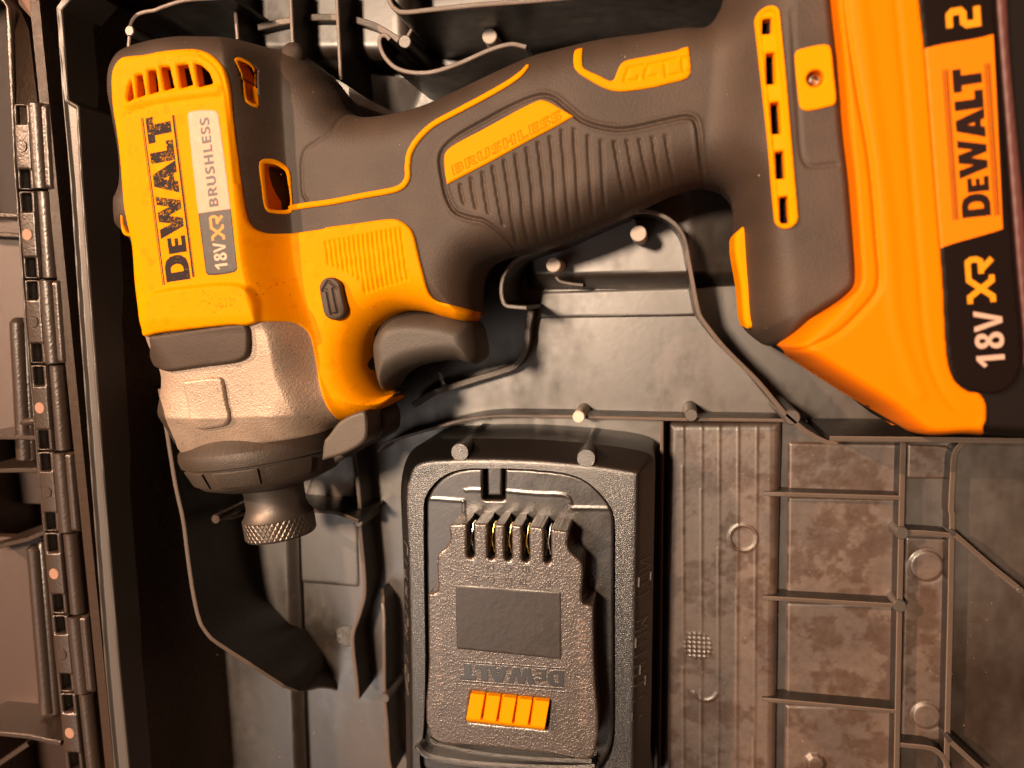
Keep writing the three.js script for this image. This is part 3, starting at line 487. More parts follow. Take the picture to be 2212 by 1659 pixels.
// metal gearbox housing and what sits on it
const silverF = area([...onZ(4, [[905, 545], [908, 600], [925, 660], [950, 740], [985, 900], [1010, 1000], [1050, 1110], [1085, 1190], [1110, 1250], [1400, 1215], [1700, 1175], [1900, 1140], [2030, 1100], [2100, 1050], [2060, 990], [2010, 850], [1985, 780], [1960, 640], [1950, 520], [1900, 440], [1760, 400], [1500, 420], [1000, 480], [915, 510]], 0.3)], 5);
const silver = part('gearbox_housing', plate({ f: Object.assign((x, z) => Math.min(silverF(x, z), OUTL(x, z) - 0.3), { box: silverF.box }), res: 0.45, top: (x, z, d) => H(x, z) + 0.35 - round(d, 0.3), bottom: (x, z) => H(x, z) - 1.5 }), M.silver, drill);
part('front_pad', plate({ f: area(onZ(4, [[918, 530], [1000, 512], [1200, 484], [1450, 452], [1505, 456], [1526, 490], [1530, 600], [1512, 658], [1440, 690], [1250, 715], [1030, 745], [985, 732], [950, 690], [922, 590]], 2.2), 6), res: 0.4, top: (x, z, d) => H(x, z) + 2.4 - round(d, 1.0), bottom: (x, z) => H(x, z) - 1 }), M.rubber, drill);
part('raised_pad', plate({ f: area(onZ(4, [[1120, 802, 1], [1345, 780], [1368, 800], [1392, 930], [1412, 1030], [1395, 1072], [1340, 1090], [1225, 1102], [1188, 1080], [1150, 930]], 1.5), 5), res: 0.35, top: (x, z, d) => H(x, z) + 1.7 - round(d, 0.8), bottom: (x, z) => H(x, z) - 0.5 }), M.silver, silver);
// lug with the work light
{ const lugM = std([0.105, 0.086, 0.070], { roughness: 0.5, map: metalC, bumpMap: again(fineT, 0.02), bumpScale: 0.00003 });
  const lug = part('light_bracket', plate({ f: area(W([[694, 996], [699, 953], [708, 942], [735, 909], [784, 888], [791, 900], [791, 945], [778, 962], [745, 980]], 60).map((p, i) => i === 0 || i === 2 ? [...p, 1] : p), 5), res: 0.4, top: (x, z, d) => 60 - round(d, 0.8), bottom: 36 }), lugM, drill);
  part('bracket_step', plate({ f: area(W([[720, 1000], [720, 940], [760, 880], [815, 880], [830, 895], [833, 930], [822, 950], [770, 975], [745, 990]], 48), 5), res: 0.4, top: (x, z, d) => 48 - round(d, 1.5), bottom: 34 }), M.nose, lug); }

// nose ring and bit holder turned about the axis of the tool
{
  const A0 = at(575, 961, MID), A1 = at(604, 1131, MID), L = Math.hypot(A1[0] - A0[0], A1[1] - A0[1]), dir = [(A1[0] - A0[0]) / L, 0, (A1[1] - A0[1]) / L];
  const ring = part('nose_ring', lathe([[24, -6], [27.6, -2], [27.9, 0.2], [27.4, 2.4], [26.1, 2.8], [25.9, 3.8], [24.0, 8.8], [22.4, 10.4], [17, 12.4], [12.8, 13.4], [0, 13.4]], [A0[0], MID, A0[1]], dir, 72), M.nose, drill);
  for (const a of [-0.62, 0.1, 0.75]) {          // low facets round the ring
    const pos = [], uv = [], idx = [], n = 8; const px = [dir[2], 0, -dir[0]];
    for (let i = 0; i <= n; i++) for (const [r, l] of [[25.9, 3.4], [26.7, 3.8], [24.7, 8.6], [23.6, 9.0]]) { const t = a + (i / n - 0.5) * 0.56, c = Math.sin(t) * r, y = Math.cos(t) * r; pos.push(A0[0] + dir[0] * l + px[0] * c, MID + y, A0[1] + dir[2] * l + px[2] * c); uv.push(i / 1000, l / 1000); }
    for (let i = 0; i < n; i++) for (let k = 0; k < 3; k++) { const m = i * 4 + k; idx.push(m, m + 1, m + 4, m + 1, m + 5, m + 4); }
    part('ring_facet', makeGeo(pos, null, uv, idx), M.nose, ring);
  }
  const kn = tex(256, (u, v) => { const s = Math.abs(((u + v) * 4) % 1 - 0.5) * 2, t = Math.abs(((u - v + 8) * 4) % 1 - 0.5) * 2; return Math.min(smooth(0, 0.6, s), smooth(0, 0.6, t)); });
  kn.repeat.set(10, 1.1);
  const knurled = std([0.19, 0.16, 0.135], { metalness: 0.85, roughness: 0.4, bumpMap: kn, bumpScale: 0.0002 });
  const o = [A0[0], MID, A0[1]];
  const col = part('bit_holder', lathe([[10.4, 12.5], [10.6, 13.6], [10.2, 14.2], [10.2, 15.0], [10.0, 15.3], [10.0, 20.5], [10.4, 22], [11.4, 23.8], [11.9, 24.4]], o, dir, 64), M.steel, drill);
  part('knurled_collar', lathe([[11.6, 24.3], [11.95, 24.6], [11.95, 30.4]], o, dir, 72, true), knurled, col);
  part('collar_end', lathe([[11.95, 30.4], [11.5, 31.2], [8, 31.4], [4, 31.2], [3.4, 26], [0, 26]], o, dir, 56), M.steel, col);
}

// orange housing: one shell from the label panel to the trigger guard
const housF = area([...W(Z('D', [[125, 640], [132, 560], [162, 480], [232, 400]]), 71), ...onZ('D', [ [370, 340], [560, 300], [760, 281], [900, 281], [1000, 308], [1090, 360], [1180, 460], [1228, 560], [1262, 740]], 0.8),
  ...onZ(1, [[1428, 680], [1460, 950], [1490, 1180], [1520, 1340], [1560, 1405], [1640, 1438], [1760, 1440], [2000, 1410]], 0.8), ...onZ(2, [[0, 1405], [200, 1378], [430, 1350], [500, 1375], [552, 1430], [585, 1550]], 0.8), ...onZ(5, [[596, 50], [622, 150], [655, 260], [700, 308], [780, 330], [880, 355]], 0.8),
  ...onZ(5, [[982, 375, 1], [978, 408, 1], [930, 440], [850, 428], [700, 400], [560, 388], [440, 408], [350, 460], [310, 520], [298, 600], [308, 700], [330, 800], [370, 868], [430, 885], [462, 866], [452, 912], [420, 945], [330, 985], [270, 1000], [130, 1046]], 0.8),
  ...onZ(4, [[2085, 1040], [2050, 1010], [1990, 900], [1960, 780], [1932, 610], [1905, 515], [1840, 455], [1760, 437], [1600, 440], [1530, 460], [1450, 455], [1200, 480], [1000, 505]], 0.8), ...W(Z(4, [[912, 526], [890, 500], [872, 350], [857, 250], [850, 190]]), 71),
  ...W(Z(1, [[846, 1540], [838, 1440], [820, 1300], [798, 1130], [783, 1000], [760, 800], [742, 690]]), 71)], 4);
// print frame of the panel: u up the picture along the writing, v from its top to its foot
const pA = on([[352, 616]], 0.8)[0], pB = on([[305, 256]], 0.8)[0], pC = on([[424, 605]], 0.8)[0];
const inPanel = frameOf(pA, pB, pC);
const FW = 0.9;                                                       // the canvas covers the whole housing
const hb = housF.box, housFrame = (x, z) => [(x - hb[0]) / (hb[2] - hb[0]), 1 - (z - hb[1]) / (hb[3] - hb[1])];
const oSRGB = c => { const k = x => Math.round(255 * (x <= 0.0031308 ? x * 12.92 : 1.055 * Math.pow(x, 1 / 2.4) - 0.055)); return `rgb(${k(c[0])},${k(c[1])},${k(c[2])})`; };
const housMap = paint(2048, 2048, (g, w, h) => {
  g.fillStyle = oSRGB(ORANGE); g.fillRect(0, 0, w, h);
  const toPix = (x, z) => [(x - hb[0]) / (hb[2] - hb[0]) * w, (z - hb[1]) / (hb[3] - hb[1]) * h];
  // rubbed and dirty places
  for (let i = 0; i < 900; i++) { const x = rnd() * w, y = rnd() * h, r = 2 + rnd() * 26; g.fillStyle = `rgba(${rnd() < 0.5 ? '170,70,10' : '255,190,60'},${0.03 + 0.07 * rnd()})`; g.beginPath(); g.ellipse(x, y, r, r * (0.3 + rnd()), rnd() * 3, 0, 7); g.fill(); }
  for (const [px, py, n, s, c] of [[400, 108, 60, 34, '150,62,20'], [470, 645, 70, 40, '150,70,10'], [500, 655, 26, 14, '120,40,10'], [790, 880, 60, 24, '160,72,10'], [900, 680, 40, 20, '120,50,10'], [300, 230, 30, 20, '150,62,20'], [560, 620, 20, 30, '120,50,10']]) {
    const c0 = on([[px, py]], 0.8)[0], [x, y] = toPix(...c0), k = w / (hb[2] - hb[0]) / 8; for (let i = 0; i < n; i++) { g.fillStyle = `rgba(${c},${0.15 + 0.4 * rnd()})`; g.beginPath(); g.ellipse(x + (rnd() + rnd() - 1) * s * 2 * k, y + (rnd() + rnd() - 1) * s * k, 1 + rnd() * 5, 1 + rnd() * 3, rnd() * 3, 0, 7); g.fill(); }
  }
  // the printed name
  const p0 = toPix(...pA), p1 = toPix(...pB), p2 = toPix(...pC), U = 1000, Vv = 260;
  const c = document.createElement('canvas'); c.width = U; c.height = Vv; const q = c.getContext('2d'); q.fillStyle = 'rgb(52,44,46)';
  q.fillRect(0, 2, U, 5); q.fillRect(0, 12, U, 9); q.fillRect(20, Vv - 22, U - 40, 14); q.fillRect(20, Vv - 5, U - 40, 4); logo(q, 12, 36, U - 24, 186);
  q.globalCompositeOperation = 'destination-out';
  for (let i = 0; i < 900; i++) { const x = 330 + rnd() * 670, y = 40 + rnd() * 175; if (vnoise(x * 0.02, y * 0.03, 77) < 0.45 && rnd() < 0.8) continue; q.fillStyle = `rgba(0,0,0,${0.25 + 0.6 * rnd()})`; q.beginPath(); q.ellipse(x, y, 1 + rnd() * 7, 0.8 + rnd() * 4, rnd() * 3, 0, 7); q.fill(); }
  for (let i = 0; i < 120; i++) { q.fillStyle = `rgba(0,0,0,${0.2 + 0.4 * rnd()})`; q.fillRect(rnd() * U, 30 + rnd() * 200, 1 + rnd() * 2, 2 + rnd() * 30); }
  g.setTransform((p1[0] - p0[0]) / U, (p1[1] - p0[1]) / U, (p2[0] - p0[0]) / Vv, (p2[1] - p0[1]) / Vv, p0[0], p0[1]); g.drawImage(c, 0, 0); g.setTransform(1, 0, 0, 1, 0, 0);
});
const scoops = [];
const stripeX = i => 705 + i * 10.05;
const grille = Array.from({ length: 17 }, (_, i) => i < 7 ? [[stripeX(i), 523 - i * 1.9], [stripeX(i) + 6 + i * 0.8, 571 + i * 4 + (i > 4 ? (i - 4) * 4 : 0)]] : [[stripeX(i), 523 - i * 1.9], [stripeX(i) + 15, 632 - (i - 7) * 3.3]]).map(p => line(on(p, 0.8), 1.2, false));
const panelIn = line(onZ('D', [[1180, 1659], [1265, 1659]].slice(0, 0).concat([[1335, 1659], [1290, 1300], [1250, 1000], [1215, 740], [1185, 600], [1140, 500], [1050, 400], [960, 345]]), 0.8), 2);
const panelLow = line(onZ('D', [[180, 970], [400, 890], [700, 830], [1000, 790], [1160, 775]], 0.8), 2);
const ribBar = line(onZ('D', [[220, 850], [520, 780], [900, 730], [1130, 700]], 0.8), 3);
const belly = line(onZ(4, [[905, 520], [915, 400], [940, 310], [1000, 260], [1200, 232], [1400, 215], [1520, 235], [1580, 300], [1590, 400]], 0.8), 2);
const bellyF = area(onZ(4, [[908, 520], [912, 400], [930, 310], [980, 265], [1200, 232], [1400, 215], [1520, 235], [1572, 290], [1588, 380], [1582, 445], [1450, 455], [1000, 505]], 0.8), 5);
const housTop = (x, z, d) => {
  let h = H(x, z) + 1.1 - round(d, 0.7);
  h -= 0.5 * Math.exp(-((panelIn(x, z) / 0.35) ** 2)) + 0.25 * Math.exp(-((panelLow(x, z) / 0.6) ** 2));
  h += 0.5 * (smooth(2, 0.2, ribBar(x, z)));
  if (near(bellyF.box, x, z, 2)) h += 1.7 * smooth(-1.3, 0.3, bellyF(x, z));
  for (const g of grille) if (near(g.box, x, z, 0)) h -= 0.45 * (1 - smooth(0.18, 0.5, g(x, z)));
  return h;
};
const housing = part('orange_housing', plate({ f: Object.assign((h => (x, z) => Math.min(h(x, z), OUTL(x, z) + 0.2))(without(housF, ...ventF)), { box: housF.box }), res: 0.36, top: housTop, bottom: (x, z) => { for (const f of ventF) if (near(f.box, x, z, 0.3) && f(x, z) > -0.5) return H(x, z) - 2.6; return H(x, z) - 2.5; }, frame: housFrame }), std([1, 1, 1], { map: housMap, roughness: 0.5, specularIntensity: 0.06, bumpMap: again(fineT, 0.25), bumpScale: 0.00003 }), drill);
// air scoop on the far side of the panel
{ const hole = area(S1(W(Z(1, [[768, 1200], [790, 1160], [832, 1195], [842, 1425], [788, 1432], [766, 1380]]), 73.4)), 1);
  part('side_scoop', plate({ f: area([...W(Z(1, [[742, 1200], [795, 1128], [830, 1150], [860, 1300], [872, 1455], [850, 1462], [765, 1452], [742, 1405]]), 73.4)], 4), res: 0.3, top: (x, z, d) => 73.6 - round(d, 0.8) - 3 * smooth(-0.4, 0.2, hole(x, z)), bottom: 50 }), M.orange, housing); }
// rating plate beside the name
{
  const cs = [...Z(1, [[1155, 688], [1345, 680]]), ...Z(4, [[1466, 128], [1272, 152]])];
  const q = on(cs, 1.1), f = area([[...q[0]], [...q[1]], [...q[2]], [...q[3]]].flatMap((p, i, a) => { const n = a[(i + 1) % 4], m = a[(i + 3) % 4], cut = (b, s) => { const l = Math.hypot(b[0] - p[0], b[1] - p[1]); return [p[0] + (b[0] - p[0]) * s / l, p[1] + (b[1] - p[1]) * s / l]; }; return [cut(m, 1.1), cut(n, 1.1)]; }), 4);
  const fr = frameOf(q[3], q[0], q[2]);
  const map = paint(1024, 192, (g, w, h) => {
    g.fillStyle = '#d09a80'; g.fillRect(0, 0, w, h); g.fillStyle = '#3a3533'; g.fillRect(0, 0, w * 0.385, h);
    g.fillStyle = '#c8a88e'; text(g, '18V', 22, 62, 175, 76); g.fillStyle = '#d98718'; xr(g, 212, 58, 160, 84);
    g.fillStyle = '#4a474b'; g.save(); g.font = '100px sans-serif'; g.restore(); text(g, 'BRUSHLESS', 412, 68, 560, 56); text(g, 'BRUSHLESS', 414, 69, 560, 56); text(g, 'BRUSHLESS', 412, 70, 560, 56);
    for (let i = 0; i < 70; i++) { g.fillStyle = `rgba(150,90,50,${0.1 + 0.25 * rnd()})`; g.fillRect(rnd() * w, rnd() * h, 1 + rnd() * 4, 1 + rnd() * 3); }
    for (let i = 0; i < 200; i++) { g.fillStyle = `rgba(${rnd() < 0.5 ? '255,245,235' : '120,90,70'},0.05)`; g.beginPath(); g.ellipse(rnd() * w, rnd() * h, 3 + rnd() * 20, 2 + rnd() * 12, 0, 0, 7); g.fill(); }
  });
  part('rating_label', plate({ f, res: 0.4, top: (x, z, d) => H(x, z) + 1.28 - round(d, 0.15), bottom: (x, z) => H(x, z) + 0.6, frame: fr }), std([1, 1, 1], { map, roughness: 0.5 }), housing);
}
// window frames, seam strip, badges
part('air_vent', plate({ f: without(w1o, w1i), res: 0.3, top: (x, z, d) => H(x, z) + 0.7 - round(d, 0.4), bottom: (x, z) => w1i(x, z) > -0.45 ? H(x, z) - 6 : H(x, z) - 1 }), M.orange, drill);
part('vent_floor', plate({ f: area(onZ('D', [[1452, 655], [1505, 650], [1545, 850], [1500, 860], [1440, 820]], 0)), res: 0.4, top: (x, z) => H(x, z) - 2.0, bottom: (x, z) => H(x, z) - 6 }), M.orange, drill);
const seam = line(onZ(1, [[1795, 1280], [1900, 1264], [2050, 1243]], 0.5).concat(onZ(2, [[240, 1207], [430, 1172], [490, 1145], [520, 1098], [522, 1020], [535, 940], [590, 850], [680, 765], [820, 688], [1000, 592], [1150, 505], [1225, 448], [1262, 405]], 0.5)), 6);
const w2x = area(S1(onZ(1, [[1770, 1255], [1830, 1255], [1830, 1300], [1770, 1306]], 0.5)), 1);
{ const ends = onZ(2, [[1278, 392]], 0.5)[0]; const f = (x, z) => Math.max(0.82 - seam(x, z), -9) + (Math.hypot(x - ends[0], z - ends[1]) < 4 ? -0.35 + 0.08 * Math.hypot(x - ends[0], z - ends[1]) : 0); f.box = seam.box;
  part('seam_strip', plate({ f, res: 0.33, top: (x, z, d) => H(x, z) + 0.7 - round(d, 0.4), bottom: (x, z) => H(x, z) - 1 }), M.orange, drill); }
part('air_vent', plate({ f: without(w2o, w2i), res: 0.3, top: (x, z, d) => H(x, z) + 0.75 - round(d, 0.4), bottom: (x, z) => w2i(x, z) > -0.45 ? H(x, z) - 8 : H(x, z) - 1 }), M.orange, drill);
{
  const f = area([...onZ(2, [[750, 960], [768, 925], [830, 880], [1000, 790], [1200, 680], [1300, 630], [1342, 616], [1390, 626], [1460, 665], [1548, 716, 1], [1450, 772], [1250, 878], [1050, 988], [850, 1092], [766, 1136, 1], [752, 1050]], 0.6)], 5);
  const o = onZ(2, [[788, 1030]], 0.6)[0], u = onZ(2, [[1470, 675]], 0.6)[0], v = onZ(2, [[800, 1085]], 0.6)[0];
  const fr0 = frameOf(o, u, v), fr = (x, z) => { const [a, b] = fr0(x, z); return [a * 0.8 + 0.1, (b + 4) / 8]; };
  const draw = (ink, bg) => (g, w, h) => { g.fillStyle = bg; g.fillRect(0, 0, w, h); const y0 = h * (1 - 5 / 8), hh = h / 8; g.strokeStyle = g.fillStyle = ink; g.lineWidth = 6; g.font = 'bold 100px sans-serif'; const m = g.measureText('BRUSHLESS').width; g.save(); g.translate(w * 0.1, y0 + hh); g.scale(w * 0.8 / m, hh / 72); g.lineWidth = 5; g.strokeText('BRUSHLESS', 0, 0); g.restore(); };
  part('handle_badge', plate({ f, res: 0.33, top: (x, z, d) => H(x, z) + 0.6 - round(d, 0.4), bottom: (x, z) => H(x, z) - 0.6, frame: fr }), std([1, 1, 1], { map: paint(1024, 512, (g, w, h) => { draw('rgb(212,126,6)', oSRGB(ORANGE))(g, w, h); for (let i = 0; i < 80; i++) { g.fillStyle = `rgba(130,60,10,${0.1 + 0.3 * rnd()})`; const a = rnd(); g.fillRect(w * (0.4 + 0.25 * a), h * (0.25 + 0.4 * rnd()), 1 + rnd() * 3, 1 + rnd() * 10); } }), bumpMap: paint(1024, 512, draw('#000', '#fff'), false), bumpScale: 0.0002, roughness: 0.5, specularIntensity: 0.06 }), drill);
}
{
  const f = area([...onZ(2, [[1552, 315], [1568, 298, 1], [1603, 292, 1], [1602, 400], [1620, 425], [1700, 462], [1770, 496], [1795, 490], [1815, 445], [1835, 400], [1870, 372], [2000, 345], [2200, 305]], 0.6), ...onZ(3, [[90, 298], [144, 284, 1], [152, 350], [157, 440], [130, 482], [0, 518]], 0.6), ...onZ(2, [[2050, 535], [1900, 558], [1820, 562], [1745, 545], [1650, 495], [1575, 445], [1550, 405]], 0.6)], 4);
  const glyph = [[[1985, 402], [1890, 418], [1860, 500], [1945, 495], [1950, 470]], [[2090, 385], [2010, 400], [1985, 480], [2060, 468]], [[2190, 360], [2110, 378], [2120, 470], [2200, 455]], [[2280, 345], [2220, 360], [2225, 445], [2290, 432], [2280, 345]]].map(p => line(onZ(2, p, 0.6), 1.5, false));
  part('handle_badge', plate({ f, res: 0.33, top: (x, z, d) => { let h = H(x, z) + 0.6 - round(d, 0.4); for (const g of glyph) if (near(g.box, x, z, 0)) h -= 0.35 * (1 - smooth(0.2, 0.55, g(x, z))); return h; }, bottom: (x, z) => H(x, z) - 0.6 }), M.orange, drill);
}
{
  const a = onZ(3, [[627, 108]], 0.6)[0], b = onZ(3, [[748, 1342]], 0.6)[0], f = cap(a, b, 2.75);
  part('vent_strip', plate({ f: without(f, ...slotLines), res: 0.33, top: (x, z, d) => H(x, z) + 1.0 - round(d, 0.5) - 0.7 * smooth(0.9, 1.2, f(x, z)), bottom: (x, z) => H(x, z) - 4 }), M.orange, drill);
  const scr = { box: [screwP[0] - 3, screwP[1] - 3, screwP[0] + 3, screwP[1] + 3] }, hole = Object.assign((x, z) => 2.0 - Math.hypot(x - screwP[0], z - screwP[1]), scr);
  part('screw_plate', plate({ f: without(area(onZ(3, [[800, 345], [808, 315], [840, 298], [960, 272], [1005, 274], [1024, 300], [1040, 450], [1055, 600], [1046, 640], [1010, 655], [880, 682], [842, 670], [828, 640], [812, 500]], 0.6), 5), hole), res: 0.3, top: (x, z, d) => H(x, z) + 0.6 - round(d, 0.4), bottom: (x, z) => H(x, z) - 3 }), M.orange, drill);
  part('screw', lathe([[0.9, 0.2], [1.5, 0], [1.75, -1], [0, -1]], [screwP[0] + 0.3, H(...screwP) - 1.6, screwP[1]], [0.25, 1, 0.1], 24), M.tin, drill);
}
// belt-hook plate on the lower edge of the foot
part('hook_mount', plate({ f: area([...W([[1586, 513, 1], [1613, 485, 1], [1619, 505], [1628, 600], [1636, 690], [1634, 704, 1], [1611, 708, 1], [1600, 620]], 56)], 4), res: 0.4, top: (x, z, d) => 57 - round(d, 1.2), bottom: 40 }), M.orange, drill);
// forward-reverse button
{
  const a = on([[712.5, 624]], 3.4)[0], b = on([[721, 667]], 3.4)[0], f = cap(a, b, 3.35), dx = (b[0] - a[0]), dz = (b[1] - a[1]), l = Math.hypot(dx, dz), ux = dx / l, uz = dz / l;
  const T = (s, t) => [a[0] + ux * s - uz * t, a[1] + uz * s + ux * t];
  const arrow = line([T(-2.4, 0), T(0.2, 2.3), T(0.2, 1.0), T(7.4, 1.0), T(7.4, -1.0), T(0.2, -1.0), T(0.2, -2.3), T(-2.4, 0)], 1.2, false);
  part('direction_button', plate({ f, res: 0.22, top: (x, z, d) => H(x, z) + 3.6 - round(d, 0.6) - 0.5 * (1 - smooth(0.1, 0.42, arrow(x, z))), bottom: (x, z) => H(x, z) }), M.rubber, drill);
}
// trigger
{
  const f = area(W(Z(5, [[300, 600], [312, 530], [350, 450], [420, 395], [560, 370], [700, 380], [820, 400], [925, 450], [962, 560], [972, 640], [965, 680], [925, 708], [880, 702], [835, 685], [700, 692], [560, 722], [475, 768], [420, 820], [385, 880], [350, 850], [320, 760]]), 50), 5);
  part('trigger', plate({ f, res: 0.45, top: (x, z, d) => MID + 14.5 * Math.pow(Math.max(0, 1 - Math.pow(1 - Math.min(1, d / 6.5), 2.3)), 1 / 2.3), bottom: null, under: y => 2 * MID - y }), M.trigger = std([0.085, 0.072, 0.060], { roughness: 0.55, map: rubC, bumpMap: again(fineT, 0.03), bumpScale: 0.00005 }), drill);
}

// ---------------------------------------------------------------- battery pack fitted to the driver
{
  const T = 37.6;
  const outF = area([...W([[1760, -120], [1760, 0], [1780, 300], [1790, 500], [1795, 600], [1780, 640], [1740, 680], [1690, 735], [1692, 758], [1745, 792], [1830, 846], [1900, 890], [1975, 945], [2070, 946], [2130, 950], [2320, 960], [2460, 900], [2460, -250], [1842, -250]], 70)].map((p, i) => i > 14 ? [...p, 1] : p), 4);
  const top = (x, z, d, w = 6) => MID + T * Math.pow(Math.max(0, 1 - Math.pow(1 - Math.min(1, Math.max(0, d) / w), 2.4)), 1 / 2.4);
  const cutF = area(W([[1812, -120], [1814, 0], [1826, 105], [1840, 280], [1852, 385], [1866, 560], [1867, 605], [1859, 630], [1828, 658], [1758, 704], [1700, 745], [1690, 800], [2000, 1300], [2900, 1300], [2900, -400], [1812, -400]], 76).map(p => [...p, 1]), 1);
  const pack = part('battery_pack', plate({ f: Object.assign((x, z) => Math.min(outF(x, z), cutF(x, z)), { box: outF.box }), res: 0.9, top: (x, z) => top(x, z, outF(x, z), 5) - 1.2, bottom: null, under: (y) => 2 * MID - y }), M.dark, drill, 'black and orange slide battery fitted to the foot of the driver');
  const groove = line(W([[1823, -60], [1824, 20], [1850, 200], [1876, 350], [1893, 542], [1897, 600], [1889, 633], [1858, 672], [1805, 721], [1740, 752], [1690, 764]], 78), 3);
  const ridge1 = line(W([[1850, -40], [1880, 200], [1912, 450], [1925, 600], [1935, 700], [1965, 800], [1985, 850]], 79), 4), ridge2 = line(W([[1930, -40], [1952, 200], [1972, 450], [1985, 600], [1995, 720], [2020, 820], [2060, 880], [2110, 905]], 79), 4);
  const orF = area([...W([[1806, -120], [1808, 0], [1819, 105], [1833, 280], [1845, 385], [1858, 560], [1859, 605], [1852, 625], [1822, 652], [1753, 697], [1693, 739]], 78), ...W([[1692, 757], [1715, 775], [1745, 796], [1830, 851], [1900, 894], [1960, 931]], 60), ...W([[1976, 947, 1], [2070, 947], [2086, 938], [2096, 936]], 62), ...W([[2124, 926], [2130, 905], [2128, 870], [2115, 850], [2092, 846], [2062, 822], [2046, 772], [2036, 600], [2022, 430], [2012, 300], [1996, 100], [1985, 0], [1978, -120]], 79)], 4);
  const dist = (x, z) => Math.max(0, outF(x, z));
  part('battery_housing', plate({ f: orF, res: 0.45, top: (x, z, d) => { const g = groove(x, z); let h = top(x, z, dist(x, z), 5) + 0.1 + (MID + T - top(x, z, dist(x, z), 5)) * 0.0 - round(d, 0.6); h -= 0.9 * Math.exp(-((g / 0.55) ** 2)); h += 0.25 * smooth(2.5, 0, ridge1(x, z)) - 0.5 * Math.exp(-((ridge2(x, z) / 0.8) ** 2)) * 0.5; return h; }, bottom: (x, z) => MID - 6 }), std([0.86, 0.20, 0.0005], { roughness: 0.42, specularIntensity: 0.1, bumpMap: again(fineT, 0.03), bumpScale: 0.00002 }), pack);
  // side label
  const labF = area([...W([[1980, -120, 1], [1986, 0], [1997, 100], [2013, 300], [2023, 430], [2037, 600], [2047, 770], [2062, 816], [2098, 842], [2150, 850], [2186, 832], [2205, 795], [2206, 740], [2192, 581], [2166, 250], [2147, 0], [2138, -120, 1]], 79.6)], 5);
  const o = at(2042, 848, 79.6), u = at(1975, -60, 79.6), v = at(2212, 848 - 12, 79.6);
  // writing runs up the picture: start at the foot, upper edge on the left
  const fr = frameOf(o, u, v);
  const map = paint(2048, 410, (g, w, h) => {
    g.fillStyle = '#150a07'; g.fillRect(0, 0, w, h);
    const X = py => (848 - py) / 908 * w;                            // picture height -> along the label
    g.fillStyle = '#ee7c05'; g.beginPath(); g.moveTo(X(528), 0.05 * h); g.bezierCurveTo(X(515), 0.3 * h, X(512), 0.55 * h, X(500), 0.86 * h); g.lineTo(X(92), 0.90 * h); g.bezierCurveTo(X(100), 0.6 * h, X(92), 0.4 * h, X(100), 0.05 * h); g.closePath(); g.fill();
    g.fillStyle = '#251714'; logo(g, X(468), 0.37 * h, X(155) - X(468), 0.36 * h);
    for (const y of [0.255, 0.285, 0.31, 0.77, 0.80, 0.825]) g.fillRect(X(470), y * h, X(150) - X(470), 0.014 * h);
    g.fillStyle = '#c9a795'; text(g, '18V', X(802), 0.42 * h, X(672) - X(802), 0.36 * h);
    g.fillStyle = '#e8921a'; xr(g, X(655), 0.36 * h, X(552) - X(655), 0.36 * h); { g.strokeStyle = '#e8921a'; g.lineWidth = 0.085 * h; g.beginPath(); [[66, .38], [40, .38], [34, .42], [34, .52], [40, .55], [58, .55], [64, .59], [64, .72], [30, .72]].forEach(([a, b], i) => g[i ? 'lineTo' : 'moveTo'](X(a), b * h)); g.stroke(); } text(g, 'Ah', X(-8), 0.4 * h, X(-55) - X(-8), 0.36 * h);
  });
  part('battery_label', plate({ f: labF, res: 0.5, top: (x, z, d) => MID + T + 0.25 - round(d, 0.2), bottom: MID + T - 0.8, frame: fr }), std([1, 1, 1], { map, roughness: 0.5, specularIntensity: 0.25 }), pack);
  part('battery_band', plate({ f: area([...W([[2150, -120, 1], [2168, -120, 1], [2180, 100], [2198, 300], [2216, 500], [2222, 590], [2232, 760], [2226, 800], [2214, 790], [2214, 740], [2200, 581], [2174, 250], [2155, 0]], 79.6)], 4), res: 0.5, top: (x, z, d) => MID + T + 0.1 - round(d, 0.3), bottom: MID + T - 1 }), M.maroon, pack);
}

